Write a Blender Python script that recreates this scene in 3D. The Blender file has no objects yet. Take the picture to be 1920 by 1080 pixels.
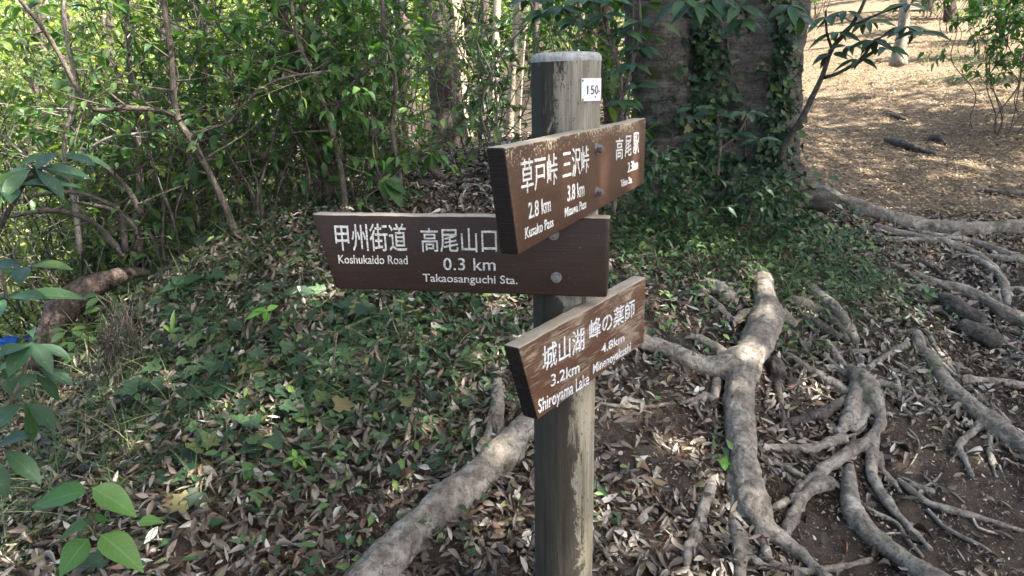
import bpy, bmesh, math, random
import numpy as np
from math import sin, cos, pi, radians
from mathutils import Vector, Matrix, noise as mnoise
from mathutils.bvhtree import BVHTree

scene = bpy.context.scene
COL = scene.collection
rng = np.random.default_rng(11)
random.seed(11)

# ------------------------------------------------------------------ camera
FOC = 1314.8; PITCH = .2748; ROLL = -.0265; CZ = 1.5
_R = np.array([1., 0, 0]); _U = np.array([0, sin(PITCH), cos(PITCH)]); FW = np.array([0, cos(PITCH), -sin(PITCH)])
RT = _R*cos(ROLL) + _U*sin(ROLL); UP = _U*cos(ROLL) - _R*sin(ROLL); CAM = np.array([0, 0, CZ])
cam = bpy.data.cameras.new('camera'); camo = bpy.data.objects.new('camera', cam); COL.objects.link(camo)
cam.sensor_width = 36; cam.lens = FOC/1920*36; cam.clip_start = .05; cam.clip_end = 400
camo.matrix_world = Matrix(((RT[0], UP[0], -FW[0], CAM[0]), (RT[1], UP[1], -FW[1], CAM[1]), (RT[2], UP[2], -FW[2], CAM[2]), (0, 0, 0, 1)))
scene.camera = camo

# ------------------------------------------------------------------ light
SUN_EL = radians(52); SUN_AZ = radians(114)         # azimuth measured from +Y (view direction) towards +X (right)
SUND = Vector((sin(SUN_AZ)*cos(SUN_EL), cos(SUN_AZ)*cos(SUN_EL), sin(SUN_EL)))
world = bpy.data.worlds.new("World"); scene.world = world; world.use_nodes = True
wn = world.node_tree; bg = wn.nodes['Background']
sky = wn.nodes.new('ShaderNodeTexSky'); sky.sky_type = 'NISHITA'; sky.sun_disc = False
sky.sun_elevation = SUN_EL; sky.sun_rotation = SUN_AZ; sky.dust_density = 3.0; sky.air_density = .8; sky.ozone_density = .4
wn.links.new(sky.outputs[0], bg.inputs[0]); bg.inputs[1].default_value = .105
sl = bpy.data.lights.new('sun', 'SUN'); sl.energy = 4.6; sl.angle = radians(.53); sl.color = (1, .95, .86)
so = bpy.data.objects.new('sun', sl); COL.objects.link(so)
so.rotation_euler = (-SUND).to_track_quat('-Z', 'Y').to_euler()
scene.view_settings.view_transform = 'Standard'; scene.view_settings.look = 'None'
scene.view_settings.gamma = 1; scene.view_settings.use_curve_mapping = False
scene.view_settings.exposure = 2.82
scene.render.engine = 'CYCLES'
cy = scene.cycles
cy.max_bounces = 8; cy.diffuse_bounces = 3; cy.glossy_bounces = 2; cy.transmission_bounces = 4; cy.transparent_max_bounces = 4
cy.use_denoising = True; cy.sample_clamp_indirect = 6; cy.use_adaptive_sampling = True; cy.adaptive_threshold = .02
cy.caustics_reflective = False; cy.caustics_refractive = False

# ------------------------------------------------------------------ pixels of the photograph to rays and points of the place
def ray(px, py): return FW + RT*(px - 960)/FOC - UP*(py - 540)/FOC
def at(px, py, Y):
    d = ray(px, py); return CAM + d*(Y/d[1])
_ctl = [(1200,1080,1.85),(1600,1080,1.9),(1920,1080,1.9),(1900,900,2.5),(1650,950,2.3),(1900,750,3.05),(1900,600,3.8),(1900,440,4.6),(1900,330,6.0),(1900,200,8.5),(1600,400,4.9),(1600,250,8),(1600,120,12),(1600,10,17),(1880,60,14),
(1500,560,3.6),(1400,560,3.4),(1400,700,2.95),(1400,850,2.5),(1400,950,2.25),(1200,650,2.9),(1200,800,2.45),(1200,950,2.1),(1200,500,3.4),(1200,400,4.2),(1350,400,4.4),(1650,800,2.7),(1650,650,3.2),
(900,400,4.1),(900,560,3.05),(900,750,2.5),(850,900,2.15),(700,1080,1.8),(500,440,3.7),(500,600,2.85),(450,800,2.35),(400,1080,1.75),(300,520,3.5),(250,700,2.65),(140,920,2.15),(60,1080,1.75),
(600,380,5.0),(600,300,8),(850,275,8),(1000,250,11),(440,395,4.6)]
_P = [at(*c) for c in _ctl]
_P += [np.array(v, float) for v in [(-2.1,2.6,.0),(-2.5,3.6,.0),(-3,5,-.35),(-3.6,7,-.8),(-6,9,-1.7),(-9,14,-2.3),(-3,1.5,-.3),(-2.3,1.2,.0),(-5,2,-1.2),(-6,5,-1.6),(-2.5,12,0.),(-12,25,-2),(-40,55,6),(0,28,3.0),(5,40,7),(0,60,9),(40,60,16),(-45,-12,-6),(-20,5,-4),(45,-12,3),(20,5,2.6),(20,20,5),(6,0,.3),(3,0,0),(0,-2,0),(0,.8,.02),(-1.2,.8,0.0),(12,3,1.2),(0,-12,-.4)]]
_P = np.array(_P); _n = len(_P)
_K = np.linalg.norm(_P[:, None, :2] - _P[None, :, :2], axis=2)
_A = np.zeros((_n+3, _n+3)); _A[:_n, :_n] = _K - np.eye(_n)*.02; _A[:_n, _n] = 1; _A[:_n, _n+1:] = _P[:, :2]; _A[_n:, :_n] = _A[:_n, _n:].T
_w = np.linalg.solve(_A, np.r_[_P[:, 2], 0, 0, 0])
def H(x, y):
    x = np.asarray(x, float); y = np.asarray(y, float)
    r = np.zeros(x.shape) + _w[_n] + _w[_n+1]*x + _w[_n+2]*y
    for i in range(_n): r += _w[i]*np.sqrt((x - _P[i, 0])**2 + (y - _P[i, 1])**2 + .03)
    r += .012*np.sin(5.1*x + 2.3*y)*np.sin(4.3*y - 1.7*x) + .008*np.sin(11.3*x - 6.1*y + 1)*np.sin(9.7*y + 4.1*x)
    return r
def normal_at(x, y):
    e = .03; gx = (H(x+e, y) - H(x-e, y))/(2*e); gy = (H(x, y+e) - H(x, y-e))/(2*e)
    n = np.stack([-gx, -gy, np.ones_like(gx)], -1); return n/np.linalg.norm(n, axis=-1, keepdims=True)
_TS = np.concatenate([np.arange(1.0, 6, .02), np.arange(6, 60, .1)])
def G(px, py, lift=0.):
    d = ray(px, py); T = _TS
    z = CAM[2] + d[2]*T; h = H(d[0]*T, d[1]*T) + lift
    k = np.nonzero(z < h)[0]
    if len(k) == 0: t = 30.
    else:
        i = max(k[0], 1); a, b = T[i-1], T[i]; fa = (z-h)[i-1]; fb = (z-h)[i]; t = a + (b-a)*fa/(fa-fb) if fa > 0 else b
    return CAM + d*t, t

# ------------------------------------------------------------------ mesh helpers
def mesh_obj(name, V, Fs, mats, parent=None, origin=None, attrs=None, smooth=True, mat_idx=None):
    V = np.asarray(V, np.float32)
    if origin is not None: V = V - np.asarray(origin, np.float32)
    me = bpy.data.meshes.new(name)
    Fs = [np.asarray(f, np.int32) for f in Fs if len(f)]
    me.vertices.add(len(V)); me.vertices.foreach_set('co', V.ravel())
    loops = np.concatenate([f.ravel() for f in Fs]); tot = np.concatenate([np.full(len(f), f.shape[1], np.int32) for f in Fs])
    st = np.r_[0, np.cumsum(tot)[:-1]].astype(np.int32)
    me.loops.add(len(loops)); me.loops.foreach_set('vertex_index', loops)
    me.polygons.add(len(tot)); me.polygons.foreach_set('loop_start', st); me.polygons.foreach_set('loop_total', tot)
    if mat_idx is not None: me.polygons.foreach_set('material_index', np.asarray(mat_idx, np.int32))
    me.polygons.foreach_set('use_smooth', np.full(len(tot), smooth))
    for k, a in (attrs or {}).items():
        a = np.asarray(a, np.float32)
        at_ = me.attributes.new(k, 'FLOAT_VECTOR' if a.ndim == 2 else 'FLOAT', 'POINT')
        at_.data.foreach_set('vector' if a.ndim == 2 else 'value', a.ravel())
    me.update(calc_edges=True)
    for m in (mats if isinstance(mats, (list, tuple)) else [mats]): me.materials.append(m)
    o = bpy.data.objects.new(name, me); COL.objects.link(o)
    if parent is not None: o.parent = parent
    if origin is not None and parent is None: o.location = [float(c) for c in origin]
    return o
def tag(o, label=None, cat=None, group=None, kind=None):
    if label: o['label'] = label
    if cat: o['category'] = cat
    if group: o['group'] = group
    if kind: o['kind'] = kind
    return o
def empty(name, loc, label, cat, group=None):
    o = bpy.data.objects.new(name, None); COL.objects.link(o); o.location = [float(c) for c in loc]; o.empty_display_size = .05
    return tag(o, label, cat, group)
def copy_tree(o, parent=None):
    c = o.copy(); COL.objects.link(c)
    if parent is not None: c.parent = parent
    for ch in o.children: copy_tree(ch, c)
    return c
def spline(pts, step=.02):
    """Catmull-Rom through pts (k, m columns), resampled about every step of the first three columns"""
    P = np.asarray(pts, float)
    if len(P) == 2:
        L = np.linalg.norm(P[1, :3]-P[0, :3]); n = max(2, int(L/step)+1); t = np.linspace(0, 1, n)[:, None]; return P[0]*(1-t) + P[1]*t
    Q = np.vstack([2*P[0]-P[1], P, 2*P[-1]-P[-2]]); out = []
    for i in range(1, len(Q)-2):
        L = np.linalg.norm(Q[i+1, :3]-Q[i, :3]); n = max(1, int(L/step)); t = np.linspace(0, 1, n, endpoint=False)[:, None]
        a, b, c, d = Q[i-1], Q[i], Q[i+1], Q[i+2]
        out.append(.5*((2*b) + (c-a)*t + (2*a-5*b+4*c-d)*t**2 + (3*b-a-3*c+d)*t**3))
    out.append(P[-1:]); return np.vstack(out)
def tube(P, R, seg=8, cap=True):
    P = np.asarray(P, float); R = np.asarray(R, float); n = len(P)
    T = np.gradient(P, axis=0); T /= np.linalg.norm(T, axis=1, keepdims=True) + 1e-12
    u = np.cross(T[0], [0, 0, 1.]); 
    if np.linalg.norm(u) < .1: u = np.cross(T[0], [0, 1., 0])
    u /= np.linalg.norm(u); U_ = np.empty((n, 3))
    for i in range(n):
        u = u - T[i]*np.dot(u, T[i]); u /= np.linalg.norm(u) + 1e-12; U_[i] = u
    W_ = np.cross(T, U_); a = np.linspace(0, 2*pi, seg, endpoint=False)
    V = P[:, None] + R[:, None, None]*(U_[:, None]*np.cos(a)[None, :, None] + W_[:, None]*np.sin(a)[None, :, None])
    V = V.reshape(-1, 3); i = np.arange(n-1)[:, None]*seg; j = np.arange(seg)[None]; k = (j+1) % seg
    F = np.stack([i+j, i+k, i+seg+k, i+seg+j], -1).reshape(-1, 4); T3 = np.zeros((0, 3), int)
    if cap:
        V = np.vstack([V, P[0]-T[0]*R[0]*.3, P[-1]+T[-1]*R[-1]*.3]); c0, c1 = len(V)-2, len(V)-1; b = (n-1)*seg; jj = np.arange(seg); kk = (jj+1) % seg
        T3 = np.vstack([np.stack([kk, jj, np.full(seg, c0)], -1), np.stack([b+jj, b+kk, np.full(seg, c1)], -1)])
    return V, F, T3
class Geo:
    def __init__(s): s.V = []; s.F4 = []; s.F3 = []; s.A = []; s.n = 0
    def add(s, V, F4=None, F3=None, A=None):
        s.V.append(V)
        if F4 is not None and len(F4): s.F4.append(np.asarray(F4) + s.n)
        if F3 is not None and len(F3): s.F3.append(np.asarray(F3) + s.n)
        s.A.append(A if A is not None else np.zeros((len(V), 3))); s.n += len(V)
    def tube(s, P, R, seg=6):
        V, F, T = tube(P, R, seg); s.add(V, F, T)
    def build(s, name, mats, parent=None, origin=None, smooth=True):
        fs = []
        if s.F4: fs.append(np.vstack(s.F4))
        if s.F3: fs.append(np.vstack(s.F3))
        return mesh_obj(name, np.vstack(s.V), fs, mats, parent, origin, {'lv': np.vstack(s.A)}, smooth)

# leaf templates: unit length along +Y, normal +Z; columns left, mid, right
def leaf_tpl(shape='ovate', nseg=4, width=.45, fold=.25, bend=.25, twist=0., curl=0.):
    V = []; A = []; F = []
    def w(v):
        if shape == 'ovate': return math.sin(pi*v**.75)**.9*(1-.25*v)
        if shape == 'lance': return math.sin(pi*v**.9)
        if shape == 'heart': return (math.sin(pi*min(1, v*.92+.08)**.62))**.8 if v > .001 else 0
        if shape == 'obovate': return math.sin(pi*v**1.25)
        if shape == 'blade': return (1-v)**.6
        return math.sin(pi*v)
    rows = []
    for i in range(nseg+1):
        v = i/nseg; ww = w(v)*width/2 if 0 < v < 1 else 0.
        z = -bend*v*v; tw = twist*v
        if ww < 1e-6:
            rows.append([len(V)]); V.append((0, v, z)); A.append((0, v))
        else:
            ids = []
            for u in (-1, 0, 1):
                x = u*ww*(1-.15*curl); zz = z + abs(u)*ww*fold*2 + curl*abs(u)*ww
                ids.append(len(V)); V.append((x*cos(tw), v, zz + x*sin(tw))); A.append((u, v))
            rows.append(ids)
    for a, b in zip(rows[:-1], rows[1:]):
        if len(a) == 1 and len(b) == 3: F += [(a[0], b[1], b[0]), (a[0], b[2], b[1])]
        elif len(a) == 3 and len(b) == 1: F += [(a[0], a[1], b[0]), (a[1], a[2], b[0])]
        else: F += [(a[0], a[1], b[1]), (a[0], b[1], b[0]), (a[1], a[2], b[2]), (a[1], b[2], b[1])]
    return np.array(V, float), np.array(F, int), np.array(A, float)
def ivy_tpl():
    o = [(0, 0), (-.30, -.10), (-.52, .12), (-.34, .30), (-.42, .62), (-.2, .55), (0, 1), (.2, .55), (.42, .62), (.34, .30), (.52, .12), (.30, -.10)]
    V = [(0, .3, -.03)] + [(x, y, .04 + .10*abs(x) - .12*y*y) for x, y in o]
    A = [(0, .3)] + [(1 if x > 0.05 else (-1 if x < -.05 else 0), max(y, 0)) for x, y in o]
    F = [(0, 1 + (i+1) % 12, 1 + i) for i in range(12)]
    return np.array(V, float), np.array(F, int), np.array(A, float)
def nrm(a): return a/(np.linalg.norm(a, axis=-1, keepdims=True) + 1e-12)
def scatter(tpl, P, D, N, L, Wd=1., tone=None):
    """copies of a template: P base points, D directions, N normals, L lengths, Wd width factors -> V, F3, A"""
    V0, F0, A0 = tpl; n = len(P); m = len(V0)
    D = nrm(np.asarray(D, float)); X = nrm(np.cross(D, N)); Z = np.cross(X, D)
    L = np.broadcast_to(np.asarray(L, float), (n,)); Wd = np.broadcast_to(np.asarray(Wd, float), (n,))
    V = P[:, None] + L[:, None, None]*(V0[None, :, 0:1]*Wd[:, None, None]*X[:, None] + V0[None, :, 1:2]*D[:, None] + V0[None, :, 2:3]*Z[:, None])
    F = (F0[None] + (np.arange(n)*m)[:, None, None]).reshape(-1, 3)
    tone = rng.random(n) if tone is None else tone
    A = np.concatenate([np.broadcast_to(A0[None], (n, m, 2)), np.broadcast_to(np.asarray(tone)[:, None, None], (n, m, 1))], -1)
    return V.reshape(-1, 3), F, A.reshape(-1, 3)
def rdir(n, zs=1.):
    a = rng.normal(size=(n, 3)); a[:, 2] *= zs; return nrm(a)

# ------------------------------------------------------------------ materials
class NT:
    def __init__(s, name):
        s.m = bpy.data.materials.new(name); s.m.use_nodes = True; s.t = s.m.node_tree; s.p = s.t.nodes['Principled BSDF']; s.o = s.t.nodes['Material Output']
    def n(s, ty, **kw):
        nd = s.t.nodes.new(ty); ins = kw.pop('ins', {})
        for k, v in kw.items(): setattr(nd, k, v)
        for k, v in ins.items(): s.set(nd.inputs[k], v)
        return nd
    def set(s, sock, v):
        if isinstance(v, bpy.types.NodeSocket): s.t.links.new(v, sock)
        else: sock.default_value = v
    def coord(s, scale=(1, 1, 1), kind='Object', rot=(0, 0, 0)):
        c = s.n('ShaderNodeTexCoord'); mp = s.n('ShaderNodeMapping', ins={'Vector': c.outputs[kind], 'Scale': scale, 'Rotation': rot}); return mp.outputs[0]
    def noise(s, vec, scale, detail=4, rough=.6, dist=0.):
        return s.n('ShaderNodeTexNoise', ins={'Vector': vec, 'Scale': scale, 'Detail': detail, 'Roughness': rough, 'Distortion': dist}).outputs[0]
    def ramp(s, fac, stops, interp='LINEAR'):
        r = s.n('ShaderNodeValToRGB', ins={'Fac': fac}); cr = r.color_ramp; cr.interpolation = interp
        while len(cr.elements) < len(stops): cr.elements.new(.5)
        for e, (p, c) in zip(cr.elements, stops):
            e.position = p; e.color = (c, c, c, 1) if isinstance(c, (int, float)) else (*c, 1)
        return r.outputs[0]
    def mix(s, fac, a, b, blend='MIX'):
        x = s.n('ShaderNodeMix', data_type='RGBA', blend_type=blend); s.set(x.inputs[0], fac)
        for i, v in ((6, a), (7, b)): s.set(x.inputs[i], (*v, 1) if isinstance(v, tuple) and len(v) == 3 else v)
        return x.outputs[2]
    def math(s, op, a, b=0., c=0., clamp=False):
        x = s.n('ShaderNodeMath', operation=op, use_clamp=clamp); s.set(x.inputs[0], a); s.set(x.inputs[1], b); s.set(x.inputs[2], c); return x.outputs[0]
    def bump(s, h, dist=.002, strength=1., prev=None):
        b = s.n('ShaderNodeBump', ins={'Height': h, 'Distance': dist, 'Strength': strength})
        if prev is not None: s.set(b.inputs['Normal'], prev)
        return b.outputs[0]
    def done(s, col, rough=.7, normal=None, spec=.5, metal=0.):
        s.set(s.p.inputs['Base Color'], (*col, 1) if isinstance(col, tuple) and len(col) == 3 else col); s.set(s.p.inputs['Roughness'], rough)
        s.p.inputs['Specular IOR Level'].default_value = spec; s.p.inputs['Metallic'].default_value = metal
        if normal is not None: s.set(s.p.inputs['Normal'], normal)
        return s.m
def leaf_mat(name, stops, trans=.35, rough=.42, spec=.5, vein=.35, spots=0., tcol=(1.35, 1.5, .6)):
    t = NT(name); a = t.n('ShaderNodeAttribute', attribute_name='lv'); sp = t.n('ShaderNodeSeparateXYZ', ins={0: a.outputs['Vector']})
    oi = t.n('ShaderNodeObjectInfo'); neg = t.math('LESS_THAN', sp.outputs[2], -.5)
    tone = t.n('ShaderNodeMix', data_type='FLOAT'); t.set(tone.inputs[0], neg); t.set(tone.inputs[2], sp.outputs[2]); t.set(tone.inputs[3], oi.outputs['Random'])
    col = t.ramp(tone.outputs[0], stops)
    au = t.math('ABSOLUTE', sp.outputs[0]); mid = t.math('LESS_THAN', au, .07)
    sv = t.math('ABSOLUTE', t.math('SINE', t.math('MULTIPLY', t.math('SUBTRACT', sp.outputs[1], t.math('MULTIPLY', au, .22)), 26.)))
    sv = t.math('MULTIPLY', t.math('LESS_THAN', sv, .16), .4)
    vv = t.math('MULTIPLY', t.math('MAXIMUM', mid, sv), vein)
    br = t.n('ShaderNodeHueSaturation', ins={'Saturation': .8, 'Value': 2.0, 'Color': col}).outputs[0]
    col = t.mix(vv, col, br)
    nz = t.noise(t.coord(), 60., 3); col = t.mix(t.math('MULTIPLY', t.math('SUBTRACT', nz, .35, clamp=True), .55), col, (.02, .018, .01))
    if spots:
        pz = t.noise(t.coord(), 2.6, 5, .7); col = t.mix(t.ramp(pz, [(.60, 0.), (.68, spots)]), col, (.22, .2, .05)); col = t.mix(t.ramp(pz, [(.70, 0.), (.73, .9)]), col, (.16, .085, .04))
        dz = t.n('ShaderNodeTexVoronoi', ins={'Vector': t.coord(), 'Scale': 14.}).outputs[0]; col = t.mix(t.ramp(dz, [(.07, .8), (.1, 0.)]), col, (.3, .28, .16))
    t.done(col, rough, t.bump(t.math('ADD', nz, t.math('MULTIPLY', sv, -1.)), .0012, .6), spec)
    if trans > 0:
        tc = t.mix(1., col, (*tcol, 1), 'MULTIPLY'); tr = t.n('ShaderNodeBsdfTranslucent', ins={'Color': tc})
        ms = t.n('ShaderNodeMixShader', ins={0: trans, 1: t.p.outputs[0], 2: tr.outputs[0]}); t.t.links.new(ms.outputs[0], t.o.inputs[0])
    return t.m
def bark_mat(name, c1, c2, c3, lichen=.0, moss=0., vs=(1, 1, 1), sc=14., bump=.006, speck=.3, rough=.85):
    t = NT(name); v = t.coord(vs); n1 = t.noise(v, sc, 8, .65, .4); n2 = t.noise(t.coord(), 3.2, 4, .6); n3 = t.noise(t.coord(), 95., 4, .7)
    col = t.ramp(n1, [(.36, c1), (.5, c2), (.62, c3)])
    col = t.mix(t.ramp(n2, [(.42, 0.), (.6, .35)]), col, c1)
    n4 = t.noise(t.coord(), 42., 6, .78); col = t.mix(t.ramp(n4, [(.40, .7), (.50, 0.)]), col, tuple(x*.45 for x in c1))
    col = t.mix(t.math('MULTIPLY', t.ramp(n3, [(.55, 0.), (.66, 1.)]), speck), col, (.34, .29, .22))
    vor = t.n('ShaderNodeTexVoronoi', ins={'Vector': t.coord(), 'Scale': 190.}).outputs[0]
    col = t.mix(t.math('MULTIPLY', t.ramp(vor, [(.12, 1.), (.3, 0.)]), .35), col, (.05, .04, .035))
    if lichen > 0:
        l = t.noise(t.coord(), 13., 9, .72, .2); m = t.ramp(l, [(.74-lichen*.2, 0.), (.80-lichen*.2, 1.)]); m = t.math('MULTIPLY', m, t.ramp(n3, [(.3, .35), (.5, .85)])); col = t.mix(m, col, (.36, .36, .31))
    if moss > 0:
        g = t.n('ShaderNodeNewGeometry'); l = t.noise(t.coord(), 4., 5, .6); m = t.ramp(l, [(.66-moss*.2, 0.), (.74-moss*.2, 1.)]); col = t.mix(m, col, (.045, .06, .012))
    h = t.math('ADD', t.math('ADD', t.math('MULTIPLY', n1, 1.), t.math('MULTIPLY', n3, .5)), t.math('MULTIPLY', n4, .8))
    return t.done(col, rough, t.bump(h, bump*1.6, 1.), .3)

M = {}
# ground
t = NT('leaf_mould_soil'); v = t.coord(); n1 = t.noise(v, 3.5, 6); n2 = t.noise(v, 45., 6, .7); n3 = t.noise(v, 210., 3, .7)
c = t.ramp(n1, [(.35, (.028, .02, .015)), (.65, (.068, .05, .038))]); c = t.mix(t.ramp(n2, [(.5, 0.), (.7, .5)]), c, (.12, .092, .07)); c = t.mix(t.ramp(n3, [(.66, 0.), (.72, .8)]), c, (.26, .21, .15))
oc = t.n('ShaderNodeTexCoord'); so_ = t.n('ShaderNodeSeparateXYZ', ins={0: oc.outputs['Object']})
wob = t.math('MULTIPLY', t.math('SUBTRACT', n1, .5), 1.6)
my = t.ramp(t.math('MULTIPLY', t.math('ADD', t.math('SUBTRACT', so_.outputs[1], 4.3), wob), 1.2, clamp=True), [(0, 0.), (1, 1.)])
mx = t.ramp(t.math('MULTIPLY', t.math('ADD', t.math('SUBTRACT', so_.outputs[0], 1.7), wob), 1.2, clamp=True), [(0, 0.), (1, 1.)])
tc = t.ramp(n2, [(.3, (.055, .04, .026)), (.5, (.13, .095, .062)), (.7, (.24, .185, .125))]); c = t.mix(t.math('MULTIPLY', mx, my), c, tc)
M['soil'] = t.done(c, .95, t.bump(t.math('ADD', n2, t.math('MULTIPLY', n3, .5)), .012, 1.), .2)
M['root'] = bark_mat('smooth_root_bark', (.11, .09, .07), (.22, .187, .152), (.33, .295, .25), lichen=.55, moss=.08, sc=16., bump=.006)
M['root_lichen'] = bark_mat('lichened_root_bark', (.11, .09, .07), (.215, .183, .15), (.34, .305, .26), lichen=.72, moss=.18, sc=16., bump=.006)
M['root_dark'] = bark_mat('dark_damp_root_bark', (.03, .025, .022), (.07, .058, .048), (.12, .1, .085), lichen=.1, sc=16., bump=.005)
M['trunk'] = bark_mat('grey_smooth_trunk_bark', (.07, .056, .046), (.165, .137, .118), (.27, .235, .205), lichen=.45, moss=.2, vs=(1, 1, 5.), sc=4.5, bump=.035)
M['trunk_red'] = bark_mat('pinkish_brown_trunk_bark', (.09, .06, .048), (.19, .135, .11), (.27, .2, .165), lichen=.15, vs=(1, 1, .8), sc=9., bump=.02)
M['cedar'] = bark_mat('stringy_cedar_bark', (.055, .042, .036), (.14, .105, .085), (.24, .19, .155), vs=(1, 1, .07), sc=30., bump=.03, speck=.1)
M['pale_bark'] = bark_mat('pale_tan_bark', (.25, .2, .14), (.42, .35, .26), (.52, .45, .35), lichen=.2, vs=(1, 1, .3), sc=9., bump=.01, speck=.1)
M['stem'] = bark_mat('brown_stem_bark', (.045, .035, .028), (.11, .085, .066), (.2, .165, .13), lichen=.3, vs=(1, 1, .4), sc=30., bump=.003)
M['stem_red'] = bark_mat('reddish_stem_bark', (.02, .014, .011), (.055, .038, .03), (.13, .10, .08), lichen=.35, vs=(1, 1, .4), sc=30., bump=.003)
M['stem_dark'] = bark_mat('dark_stem_bark', (.02, .017, .014), (.05, .04, .033), (.09, .075, .06), vs=(1, 1, .4), sc=30., bump=.003)
M['twig'] = bark_mat('pale_dry_twig_wood', (.2, .16, .12), (.34, .29, .23), (.45, .4, .33), vs=(.3, .3, .3), sc=60., bump=.001)
M['twig_grey'] = bark_mat('grey_stem_bark', (.07, .06, .05), (.17, .15, .125), (.3, .27, .23), vs=(1, 1, .4), sc=30., bump=.002)
M['green_stem'] = NT('green_stem').done((.09, .13, .03), .5)
# leaves
M['litter'] = leaf_mat('dry_fallen_leaves', [(0, (.022, .015, .011)), (.35, (.065, .045, .031)), (.52, (.13, .098, .072)), (.72, (.185, .15, .112)), (.85, (.29, .26, .21)), (.895, (.48, .45, .4)), (.93, (.17, .075, .045)), (1, (.13, .14, .055))], trans=.08, rough=.42, spec=.5, vein=.3, tcol=(1.2, .9, .6))  # dark and pale tones spread wide, standing in for shadows between leaves
M['trail_litter'] = leaf_mat('trail_fallen_leaves', [(0, (.05, .033, .017)), (.3, (.14, .092, .048)), (.6, (.24, .17, .09)), (.85, (.36, .265, .15)), (1, (.48, .38, .25))], trans=.08, rough=.6, spec=.35, vein=.2, tcol=(1.2, .9, .6))
M['ivy'] = leaf_mat('dark_ivy_leaf', [(0, (.012, .028, .014)), (.5, (.026, .054, .026)), (.85, (.05, .09, .036)), (.95, (.10, .14, .045)), (1, (.17, .12, .06))], trans=.15, rough=.5, spec=.25, vein=.45)
M['cover'] = leaf_mat('ground_cover_leaf', [(0, (.012, .036, .014)), (.5, (.03, .075, .026)), (.85, (.065, .125, .038)), (1, (.15, .21, .05))], trans=.2, rough=.5, spec=.3, vein=.3)
M['shrub'] = leaf_mat('shrub_leaf', [(0, (.035, .085, .028)), (.5, (.065, .14, .04)), (.85, (.12, .2, .05)), (1, (.22, .3, .07))], trans=.45, rough=.45)
M['young'] = leaf_mat('young_yellow_green_leaf', [(0, (.06, .10, .03)), (.5, (.15, .21, .055)), (.85, (.26, .31, .09)), (1, (.38, .4, .18))], trans=.5, rough=.5)
M['evergreen'] = leaf_mat('glossy_evergreen_leaf', [(0, (.016, .045, .022)), (.5, (.03, .075, .033)), (.9, (.05, .11, .04)), (1, (.08, .13, .03))], trans=.22, rough=.42, spec=.35, vein=.4, spots=.6)
M['bright'] = leaf_mat('bright_green_leaf', [(0, (.035, .105, .022)), (.5, (.06, .15, .03)), (1, (.11, .22, .04))], trans=.35, rough=.42, vein=.3, spots=.35)
M['lime'] = leaf_mat('lime_seedling_leaf', [(0, (.12, .28, .03)), (1, (.2, .4, .05))], trans=.4, rough=.4, vein=.4)
M['grass'] = leaf_mat('grass_blade', [(0, (.03, .06, .02)), (.6, (.05, .1, .03)), (.9, (.12, .16, .05)), (1, (.25, .22, .12))], trans=.25, rough=.5, vein=0.)
M['needle'] = leaf_mat('rusty_cedar_needles', [(0, (.06, .03, .018)), (.6, (.13, .06, .033)), (1, (.22, .12, .07))], trans=.05, rough=.7, vein=0.)
M['fir'] = leaf_mat('conifer_needles', [(0, (.03, .08, .03)), (.8, (.05, .12, .035)), (1, (.13, .2, .04))], trans=.2, rough=.4, vein=0.)

# ================================================================== TERRAIN
def axis(lo, hi, fine_lo, fine_hi, df, dc):
    a = [fine_lo]; s = df
    while a[0] > lo: s = min(s*1.15, dc); a.insert(0, a[0]-s)
    b = list(np.arange(fine_lo+df, fine_hi, df)); s = df; c_ = [fine_hi]
    while c_[-1] < hi: s = min(s*1.15, dc); c_.append(c_[-1]+s)
    return np.array(a+b+c_)
gx = axis(-140, 140, -2.6, 3.4, .022, 6.); gy = axis(-60, 200, 1.2, 5.2, .022, 6.)
X, Y = np.meshgrid(gx, gy); Z = H(X, Y)
near = np.exp(-(np.maximum(0, np.abs(X-.4)-3.2)**2 + np.maximum(0, np.abs(Y-3.2)-2.4)**2)/.5)
fn = .012*np.sin(23*X+7*Y)*np.sin(19*Y-9*X) + .008*np.sin(51*X-17*Y)*np.sin(47*Y+13*X)*np.sin(9*X+2*Y)
fn += rng.normal(size=X.shape)*.0022
Z = Z + near*(fn - .006)
nx, ny = len(gx), len(gy); idx = np.arange(nx*ny).reshape(ny, nx)
F = np.stack([idx[:-1, :-1], idx[:-1, 1:], idx[1:, 1:], idx[1:, :-1]], -1).reshape(-1, 4)
ground = mesh_obj('ground', np.stack([X, Y, Z], -1).reshape(-1, 3), [F], M['soil']); tag(ground, kind='structure')

# ================================================================== SIGNPOST
PX, PY, PR, LEAN = .1238, 1.5229, .0721, .010      # post axis (relative to eye height), radius, lean per metre
def post_c(z): return np.array([PX + LEAN*(z-1.5), PY, z])
zb = float(H(PX, PY)) - .12; ztop = 1.5 + .0705
sp0 = np.array([PX + LEAN*(zb-1.5), PY, float(H(PX, PY))])
signpost = empty('signpost', sp0, 'round weathered wooden trail post carrying three brown direction boards', 'signpost')
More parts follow.
